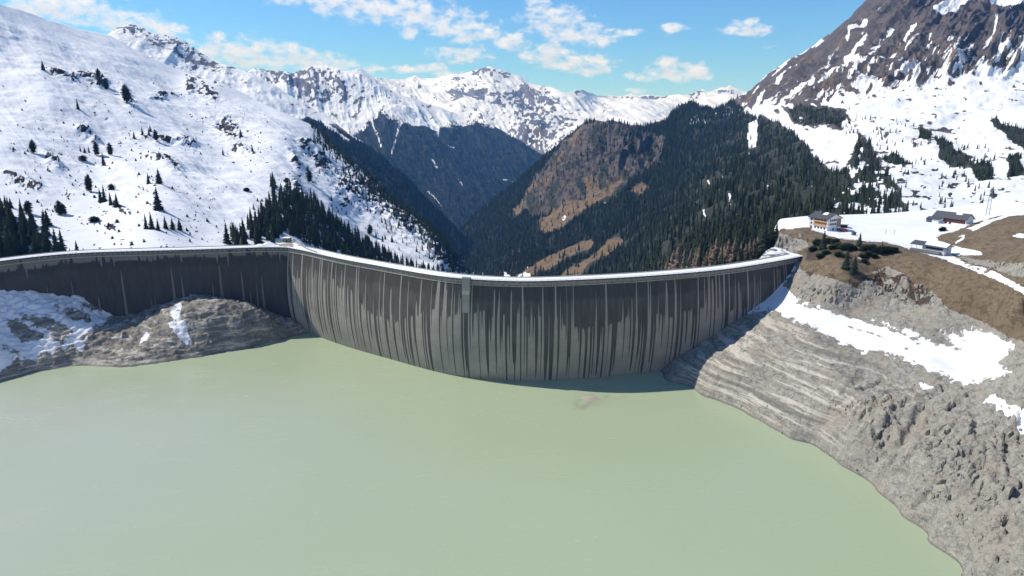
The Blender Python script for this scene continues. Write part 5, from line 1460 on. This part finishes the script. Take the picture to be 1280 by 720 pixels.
def tree(name, kind, P, h, label, cat, group, seed):
    r_ = random.Random(seed)
    o = empty(name, (P[0], P[1], P[2]), r_.random() * 6.28); o.scale = (h * r_.uniform(1.05, 1.35),) * 2 + (h,)
    tag(o, label, cat, group)
    c = D.objects.new('crown', KIND[kind][r_.randrange(len(KIND[kind]))]); COL.objects.link(c); c.parent = o
    if kind != 'bush':
        c2_ = D.objects.new('trunk', TRUNK); COL.objects.link(c2_); c2_.parent = o
    return o


# single conifers on the open slope: base pixel, height in pixels, kind, label
ONE = [(42, 193, 17, 'pine', 'broad bushy pine standing alone on the open snow slope above the dark corner stand'),
       (54, 93, 13, 'spruce', 'thin conifer on the brow of the highest dark ledge, at its upper end'),
       (122, 104, 12, 'pine', 'short round pine at the lower end of the highest dark ledge'),
       (133, 113, 15, 'pine', 'pine with a leaning pile of dark rock at its foot, below the highest ledge'),
       (158, 132, 22, 'pine', 'tall dark pine against the steep rock step with a long blue shadow'),
       (97, 139, 14, 'spruce', 'ragged lone spruce on bare snow midway between the ledges'),
       (168, 171, 10, 'spruce', 'small spruce with drooping skirt, first along the boulder shelf'),
       (178, 171, 11, 'spruce', 'pointed small spruce, second along the boulder shelf'),
       (186, 172, 10, 'spruce', 'stubby spruce between two pointed ones on the boulder shelf'),
       (188, 165, 9, 'spruce', 'small pointed spruce a little above the boulder shelf row'),
       (195, 178, 14, 'pine', 'thick columnar pine ending the boulder shelf row'),
       (101, 189, 9, 'spruce', 'slim small conifer, first of the trio beside the big pine'),
       (106, 191, 8, 'spruce', 'thin small conifer, middle of the trio beside the big pine'),
       (112, 188, 9, 'spruce', 'small conifer touching the big wide pine on the slope'),
       (121, 196, 18, 'pine', 'big wide pine with dark crown in the middle of the snow slope'),
       (139, 197, 16, 'pine', 'upright blunt pine next to the big wide pine'),
       (130, 209, 18, 'spruce', 'pointed cone shaped spruce casting a long shadow down the slope'),
       (104, 202, 7, 'bush', 'little round pine below the trio of small conifers'),
       (279, 194, 10, 'spruce', 'short dark spruce beside boulders high on the bright slope'),
       (302, 177, 11, 'spruce', 'lone spruce among scattered rocks near the slope shoulder'),
       (112, 240, 22, 'pine', 'tall pine with a ragged top leading the central tree row'),
       (126, 252, 18, 'spruce', 'slim spruce, first of the row of thin trees on the shelf'),
       (131, 252, 22, 'spruce', 'tallest thin spruce of the row on the shelf'),
       (139, 257, 17, 'spruce', 'dark narrow spruce, third of the row on the shelf'),
       (147, 260, 18, 'spruce', 'thin spruce closing the row on the shelf'),
       (140, 238, 8, 'bush', 'small round pine above the row of thin trees'),
       (186, 232, 14, 'spruce', 'grey thin spruce above the big dark spruce'),
       (199, 234, 20, 'spruce', 'tall thin spruce with dead top above the big dark spruce'),
       (198, 264, 30, 'spruce', 'largest dark spruce alone on the middle of the snow slope'),
       (183, 286, 20, 'spruce', 'tallest tree opening the cluster of thin grey spruces'),
       (190, 286, 22, 'spruce', 'tall middle tree of the cluster of thin grey spruces'),
       (198, 288, 16, 'spruce', 'short tree closing the cluster of thin grey spruces'),
       (207, 286, 17, 'spruce', 'single slim spruce just beyond the thin grey cluster'),
       (216, 287, 16, 'spruce', 'slim spruce in the middle of the three at the slope foot'),
       (225, 288, 17, 'spruce', 'pointed spruce beside dark boulders at the slope foot'),
       (14, 259, 14, 'spruce', 'thin spruce on dark rocks above the corner stand'),
       (36, 266, 17, 'pine', 'round bushy pine just above the corner stand'),
       (43, 284, 20, 'spruce', 'dark spruce below the round bushy pine'),
       (55, 270, 12, 'spruce', 'thin short spruce before the leaning pair on the snow'),
       (60, 282, 22, 'spruce', 'dark leaning spruce on the snow edge of the corner stand'),
       (75, 267, 18, 'pine', 'broad dark pine of a close pair on the snow'),
       (80, 267, 14, 'pine', 'lower drooping pine of a close pair on the snow'),
       (118, 277, 7, 'bush', 'low round pine bush on bare snow below the tree row'),
       (317, 264, 9, 'spruce', 'small spruce alone on bright snow, farther from the stand'),
       (326, 261, 9, 'spruce', 'small pointed spruce on bright snow beside the stand edge'),
       (387, 228, 16, 'pine', 'dark pine pair on the steep shoulder above the valley stand'),
       (415, 250, 9, 'spruce', 'small spruce on the steep snow shoulder below the rocks'),
       (464, 290, 13, 'pine', 'bushy lone tree on smooth snow above the valley stand'),
       (425, 262, 6, 'spruce', 'tiny spruce near the rim of the valley stand'),
       (482, 298, 8, 'spruce', 'small dark spruce on smooth snow beyond the bushy lone tree'),
       (490, 303, 10, 'spruce', 'spruce on the snow tongue close to the valley rim'),
       (342, 229, 18, 'spruce', 'topmost spruce at the upper tip of the valley stand'),
       (316, 192, 9, 'spruce', 'dark spruce under the rocky slope shoulder'),
       (308, 243, 5, 'bush', 'tiny dark pine dot on the wide bright snow bowl'),
       (97, 318, 19, 'spruce', 'lone dark spruce rising just behind the side dam railing'),
       (88, 319, 11, 'spruce', 'low spruce behind the side dam railing, at the edge of the corner stand'),
       (105, 319, 11, 'spruce', 'short spruce behind the side dam railing, away from the corner stand'),
       (302, 311, 17, 'larch', 'grey bare tree with a thin top behind the side dam'),
       (358, 228, 5, 'bush', 'small pine bush above the dense valley stand')]
seed = 0
for (px, py, hp, kd, lb) in ONE:
    P = MA.at(px, py); d = P[1] * CP - (P[2] - 175) * SP
    nm = {'spruce': 'spruce_tree', 'pine': 'stone_pine', 'larch': 'larch_tree', 'bush': 'pine_bush'}[kd]
    P = P - np.array([0, 0, .3])
    tree(nm, kd, P, max(2.0, hp * d / F), lb, {'bush': 'bush'}.get(kd, 'tree'), None, 100 + seed); seed += 1


def fill(polyg, mount, n, H, hole=None, ymin=-1e9):
    """points on a mountain under a pixel polygon, denser where it lies farther away"""
    x0 = min(p[0] for p in polyg); x1 = max(p[0] for p in polyg); y0 = min(p[1] for p in polyg); y1 = max(p[1] for p in polyg)
    a = rng.uniform(x0, x1, n * 6); b = rng.uniform(y0, y1, n * 6)
    k = inpoly(a, b, polyg)
    if hole is not None: k &= ~hole(a, b)
    a, b = a[k], b[k]
    P = mount.at(a, b); Y = P[:, 1]
    pr_ = np.clip((Y / np.percentile(Y, 97)) ** 2, .02, 1)
    k = rng.random(len(a)) < pr_
    a, b, P = a[k][:n], b[k][:n], P[k][:n]
    hh = H * (.62 + .5 * rng.random(len(a)))
    return a, b, P, hh


crest_y = curve([(-200, 345), (0, 325), (110, 315), (360, 300), (420, 318), (480, 331), (560, 344), (640, 349), (700, 348), (800, 343), (900, 334), (1000, 318)])
near = []          # (pixel height, point, height, label, group)
STANDS = [
    ([(-20, 262), (12, 266), (30, 274), (60, 293), (80, 312), (86, 320), (0, 330), (-20, 332)], 70, 24, 'dark spruce packed in the shady corner stand behind the end of the side dam', 'spruces of the corner stand behind the side dam'),
    ([(270, 312), (300, 288), (322, 270), (345, 300), (345, 308)], 42, 20, 'spruce in the front rows of the stand behind the crest plaza', 'spruces of the front rows behind the crest plaza'),
    ([(335, 232), (348, 236), (368, 240), (372, 262), (350, 268), (338, 252)], 26, 21, 'dark spruce in the upper tip of the valley stand, against open snow', 'spruces of the upper tip of the valley stand'),
    ([(322, 275), (336, 258), (372, 250), (388, 256), (402, 270), (420, 288), (450, 303), (480, 318), (510, 333), (540, 341), (575, 346), (560, 350), (480, 335), (420, 320), (372, 300), (345, 300)], 620, 19, 'dark spruce in the dense valley stand rising behind the arch dam crest', 'spruces of the dense valley stand behind the arch dam')]
stuff = []
for pg, n, H, lb, gr_ in STANDS:
    a, b, P, hh = fill(pg, MA, n, H)
    for i in range(len(a)):
        d = P[i, 1]
        vis = (crest_y(a[i]) - (b[i] - hh[i] * F / d)) / (hh[i] * F / d)
        near.append((hh[i] * F / d if vis > .45 and a[i] > -6 else 0, P[i], hh[i], lb, gr_))
a, b, P, hh = fill([(840, 345), (850, 320), (880, 296), (915, 285), (952, 288), (960, 312), (940, 330), (900, 342)], MG, 150, 23)
for i in range(len(a)):
    d = P[i, 1]; vis = (crest_y(a[i]) - (b[i] - hh[i] * F / d)) / (hh[i] * F / d)
    near.append((hh[i] * F / d if vis > .4 else 0, P[i], hh[i], 'dark spruce among bare larches just beyond the dam crest near the parking apron', 'spruces among the larches beyond the crest'))
a, b, P, hh = fill([(955, 286), (980, 283), (1010, 284), (1060, 286), (1140, 284), (1138, 270), (1120, 255), (1090, 240), (1000, 240), (950, 262)], MG, 120, 15)
for i in range(len(a)):
    d = P[i, 1]; near.append((hh[i] * F / d, P[i], hh[i], 'dark spruce on the snow patched slope right behind the plateau buildings', 'spruces behind the plateau'))
near.sort(key=lambda q: -q[0])
n_one = sum(1 for o in ONE if o[3] == 'spruce')
NI = 300 - n_one - 20
for k, (hp, P, h_, lb, gr_) in enumerate(near):
    if k < NI and hp > 0: tree('spruce_tree', 'spruce', P - np.array([0, 0, .3]), h_, lb, 'tree', gr_, 1000 + k)
    else: stuff.append((P[None], np.array([h_])))

# larches beyond the crest
LAR = [(828, 337, 20), (838, 334, 24), (846, 333, 30), (868, 331, 22), (872, 330, 28), (893, 328, 32), (900, 329, 24), (908, 327, 30), (916, 327, 32), (924, 325, 26), (935, 322, 24), (944, 321, 28), (949, 320, 24), (955, 316, 22), (854, 331, 22), (882, 330, 18), (862, 333, 24), (887, 330, 26), (904, 328, 26), (930, 324, 22), (940, 322, 26)]
for i, (px, py, hp) in enumerate(LAR):
    yb_ = float(crest_y(px)) + 4; P = MG.at(px, yb_); d = P[1] * CP - (P[2] - 175) * SP; hp = hp + max(0, yb_ - py)
    tree('larch_tree', 'larch', P - np.array([0, 0, .4]), hp * d / F + .4, 'bare reddish brown larch in the row just beyond the right part of the crest', 'tree', 'larches beyond the crest', 3000 + i)

for i, (px, py, hp) in enumerate([(954, 322, 34), (959, 321, 27), (963, 319, 36), (968, 316, 30), (957, 309, 26), (961, 304, 22), (951, 318, 30)]):
    P = at_depth(px, py, 565 + 4 * i); P[2] = 62.0
    tree('spruce_tree', 'spruce', P, (hp + 8) * P[1] / F * .92, 'dark spruce at the end of the stand, right beside the slushy parking apron', 'tree', 'spruces beside the parking apron', 3050 + i)

# conifers and dwarf pines on the brow below the inn
BR = [(1028.5, 312, 26, 'spruce', 'tallest pointed spruce on the brow directly below the inn'), (1074, 308, 19, 'spruce', 'spruce in front of the retaining wall on the brow'),
      (1057, 336, 27, 'spruce', 'dark spruce on the brown slope, upper of the close pair'), (1067, 342, 25, 'spruce', 'dark spruce standing lowest on the brown slope, lower of the close pair'),
      (1102, 312, 12, 'spruce', 'small spruce tip rising from the last dwarf pine clump on the brow'), (1148, 315, 0, '', '')]
for i, (px, py, hp, kd, lb) in enumerate(BR):
    if not hp: continue
    P = FR.pick(px, py); h_ = hp * P[1] / F
    tree('spruce_tree', kd, P - np.array([0, 0, .3]), h_, lb, 'tree', None, 3100 + i)
BU = [(1016, 314, 9), (1022, 306, 10), (1036, 304, 9), (1044, 306, 11), (1050, 310, 9), (1058, 312, 11), (1040, 312, 9), (1032, 318, 8), (1026, 322, 8), (1066, 312, 8), (1083, 313, 10), (1090, 314, 12), (1096, 316, 10), (1103, 316, 12), (1110, 316, 11), (1117, 315, 9), (1085, 320, 9), (1092, 322, 8), (1078, 322, 7), (1080, 328, 7), (1048, 320, 8), (1056, 322, 7)]
for i, (px, py, hp) in enumerate(BU):
    P = FR.pick(px, py)
    tree('dwarf_pine', 'bush', P - np.array([0, 0, .4]), hp * P[1] / F * .85, 'green dwarf pine bush in the thicket on the brow between inn and brown slope', 'bush', 'dwarf pines on the brow below the inn', 3200 + i)
P = FR.pick(1178, 289); tree('dwarf_pine', 'bush', P - np.array([0, 0, .3]), 4.0, 'single dwarf pine bush on the snow edge below the red barn', 'bush', None, 3300)

for i, (px, py, hp, lb) in enumerate([(1152, 279, 10, 'short spruce near the far snow rim, on the inn side of the barn'), (1225, 272, 26, 'tall thin spruce directly behind the white barn gable'), (1180, 264, 12, 'dark spruce behind the barn roof ridge'), (1262, 222, 18, 'dark spruce on the open snow high above the pylon'), (1242, 206, 10, 'small spruce alone on open snow above the barn slope'), (1240, 246, 11, 'small dark spruce on snow beside the pylon head'), (1234, 226, 22, 'broad dark spruce on the mottled snow slope above the barn'), (1192, 220, 11, 'small dark spruce on mottled snow below the dark gully strip')]):
    P = MG.at(px, py); d = P[1] * CP - (P[2] - 175) * SP
    tree('spruce_tree', 'spruce', P - np.array([0, 0, .3]), hp * d / F, lb, 'tree', None, 3400 + i)


# the woods that read as one mass
def low_tree(seed, slim, tiers=5, rim=7):
    r_ = random.Random(seed); V = []; T_ = []
    for i in range(tiers):
        t_ = i / tiers; top = t_ + 1.5 / tiers if i < tiers - 1 else 1.0; rad = slim * (1 - t_) ** .9
        k = len(V); V.append((0, 0, min(1, top)))
        for a in range(rim):
            th = 6.283 * a / rim + r_.random() * .6; q_ = rad * (r_.uniform(.85, 1.2) if a % 2 else r_.uniform(.45, .75))
            V.append((q_ * math.cos(th), q_ * math.sin(th), t_ + r_.uniform(-.03, .03)))
        T_ += [(k, k + 1 + a, k + 1 + (a + 1) % rim) for a in range(rim)]
    return np.array(V), np.array(T_)


LOW = [low_tree(i, s) for i, s in enumerate((.16, .19, .22, .17))]
LOWFAR = [low_tree(i + 10, s, 3, 6) for i, s in enumerate((.2, .24))]


def forest(name, chunks, temps, label, cat, mat=None):
    P = np.concatenate([c_[0] for c_ in chunks]); H = np.concatenate([c_[1] for c_ in chunks])
    Vs, Ts, Tone = [], [], []; base = 0
    which = rng.integers(0, len(temps), len(P)); tone = rng.random(len(P)); th = rng.random(len(P)) * 6.28
    for w_, (v, t_) in enumerate(temps):
        k = np.where(which == w_)[0]
        if not len(k): continue
        c_, s_ = np.cos(th[k])[:, None], np.sin(th[k])[:, None]
        wv = rng.uniform(.85, 1.2, (len(k), 1))
        x = (v[:, 0] * c_ - v[:, 1] * s_) * H[k][:, None] * wv; y = (v[:, 0] * s_ + v[:, 1] * c_) * H[k][:, None] * wv; z = np.broadcast_to(v[:, 2] * H[k][:, None], x.shape)
        Q = np.stack([x + P[k, 0][:, None], y + P[k, 1][:, None], z + P[k, 2][:, None] - .3], -1)
        Vs.append(Q.reshape(-1, 3)); Tone.append(np.repeat(tone[k], len(v)))
        Ts.append((t_[None] + (base + np.arange(len(k)) * len(v))[:, None, None]).reshape(-1, 3)); base += len(k) * len(v)
    o = mesh_np(name, np.concatenate(Vs), np.concatenate(Ts), mat or M_spruce, False, None, {'tone': np.concatenate(Tone)})
    return tag(o, label, cat, None, 'stuff')


brown_all = F_BROWN + F_SNOWB


def no_go(a, b):
    m_ = np.zeros(a.shape, bool)
    for p in brown_all: m_ |= (inpoly(a, b, p) | inpoly(a, b - 6, p)) & (rng.random(a.shape) < .96)
    cl = inpoly(a, b, CLIFF) & (rng.random(a.shape) < .94)
    thin = (fbm(a / 14, b / 9, None, 3) > .60) & (a > 860) & (rng.random(a.shape) < .75)
    thin |= (fbm(a / 11, b / 8, None, 3) > np.interp(a, [1020, 1060, 1130], [.9, .53, .44])) & (rng.random(a.shape) < .93)
    return m_ | cl | thin


ch = []
for pg, n, H in ((F_WOOD[0], 24000, 19.5), (F_WOOD[1], 800, 12)):
    a, b, P, hh = fill(pg, MG, n, H, no_go); hh = hh * np.interp(a, [900, 1000], [1, .68]) * (.75 + .5 * rng.random(len(a))); ch.append((P, hh))
ch += stuff
# ridge-line trees and scattered ones
a = np.concatenate([rng.uniform(575, 735, 260), rng.uniform(735, 930, 170)]); b = MG.rf(a) + rng.uniform(.5, 5, len(a)); ch.append((MG.at(a, b), 20 * (.5 + .6 * rng.random(len(a)))))
for pg in F_STRIP:
    a, b, P, hh = fill(pg, MG, 90, 9); ch.append((P, hh))
a, b, P, hh = fill([(985, 132), (1060, 140), (1120, 150), (1200, 175), (1285, 200), (1285, 262), (1150, 275), (1100, 200), (1060, 170)], MG, 420, 9, lambda a, b: fbm(a / 16, b / 10, None, 3) < .52); ch.append((P, hh))
forest('spruce_forest', ch, LOW, 'dense dark spruce forest covering the steep hillside and valley beyond the dam', 'forest')

ch = []
a = rng.uniform(388, 572, 520); b = MA.rf(a) + np.abs(rng.normal(0, 9, len(a))) + 1; ch.append((MA.at(a, b), 17 * (.45 + .7 * rng.random(len(a)))))
for bb, n in (((435, 235, 16, 22, -45), 60), ((500, 283, 34, 16, 40), 130), ((400, 205, 9, 20, -35), 30), ((540, 312, 22, 12, 40), 60), ((470, 255, 24, 12, 40), 50)):
    g1, g2 = rng.normal(0, .6, n), rng.normal(0, .6, n); c_, s_ = math.cos(R(bb[4])), math.sin(R(bb[4]))
    a = bb[0] + g1 * bb[2] * c_ - g2 * bb[3] * s_; b = bb[1] + g1 * bb[2] * s_ + g2 * bb[3] * c_
    k = b > MA.rf(a) + 1; ch.append((MA.at(a[k], b[k]), 11 * (.4 + .8 * rng.random(k.sum()))))
forest('rim_forest', ch, LOW, 'thin fringe of dark conifers along the steep rim of the left snow slope', 'forest')

ch = []
a = rng.uniform(0, 400, 4200); b = rng.uniform(90, 318, 4200)
k = (b > MA.rf(a) + 14) & (b < crest_y(a) - 3) & (fbm(a / 26, b / 16, None, 4) > .53 - .05 * sstep(140, 250, b)) & (rng.random(4200) < .26)
ch.append((MA.at(a[k], b[k]), 1.2 + 3.2 * rng.random(k.sum()) ** 2))
LOWB = [low_tree(30 + i, s_, 2, 7) for i, s_ in enumerate((.5, .7))]
forest('alpine_scrub', ch, LOWB, 'sparse dark scrub and dwarf trees poking through the left snow slope', 'scrub')

ch = []
a = rng.uniform(420, 700, 9000); b = rng.uniform(145, 320, 9000)
e = np.interp(a, [440, 459, 470, 478, 495, 514, 530, 548, 556, 575, 598, 612, 640, 700], [178, 160, 152, 146, 155, 164, 168, 172, 157, 154, 152, 156, 168, 200])
k = (b > np.maximum(e, MC.rf(a) + 1) + rng.normal(2, 4, 9000)) & (b < MC.bf(a))
ch.append((MC.at(a[k], b[k]), 24 * (.6 + .6 * rng.random(k.sum()))))
a = rng.uniform(380, 600, 3000); b = MB2.rf(a) + np.abs(rng.normal(0, 25, 3000)) + 2
e = np.interp(a, [360, 385, 400, 431, 445, 475, 520], [158, 152, 154, 165, 174, 188, 180]); k = (b > e) & (b < MB2.bf(a)) & ~inpoly(a, b, [(405, 156), (420, 160), (437, 172), (436, 177), (420, 170), (405, 162)])
ch.append((MB2.at(a[k], b[k]), 22 * (.6 + .6 * rng.random(k.sum()))))
forest('far_forest', ch, LOWFAR, 'hazy blue conifer forest on the far valley flank under the snowy range', 'forest', plain('far_needles', (.010, .016, .012), .9, .3, .02))

# ------------------------------------------------------------------ haze
hz = MB().box(-11950, 11950, -3300, 17600, -901.5, 1420).build('haze', None); hz['kind'] = 'stuff'
tag(hz, 'thin blue mountain air fading the far ranges', 'haze')
hm = D.materials.new('thin_air'); hm.use_nodes = True; ht_ = hm.node_tree
for n in list(ht_.nodes): ht_.nodes.remove(n)
pv_ = ht_.nodes.new('ShaderNodeVolumePrincipled'); pv_.inputs['Color'].default_value = (.14, .43, 1.0, 1); pv_.inputs['Absorption Color'].default_value = (1, 1, 1, 1); pv_.inputs['Density'].default_value = 4.9e-5; pv_.inputs['Anisotropy'].default_value = 0.0
ou = ht_.nodes.new('ShaderNodeOutputMaterial'); ht_.links.new(pv_.outputs[0], ou.inputs['Volume'])
hz.data.materials.append(hm)
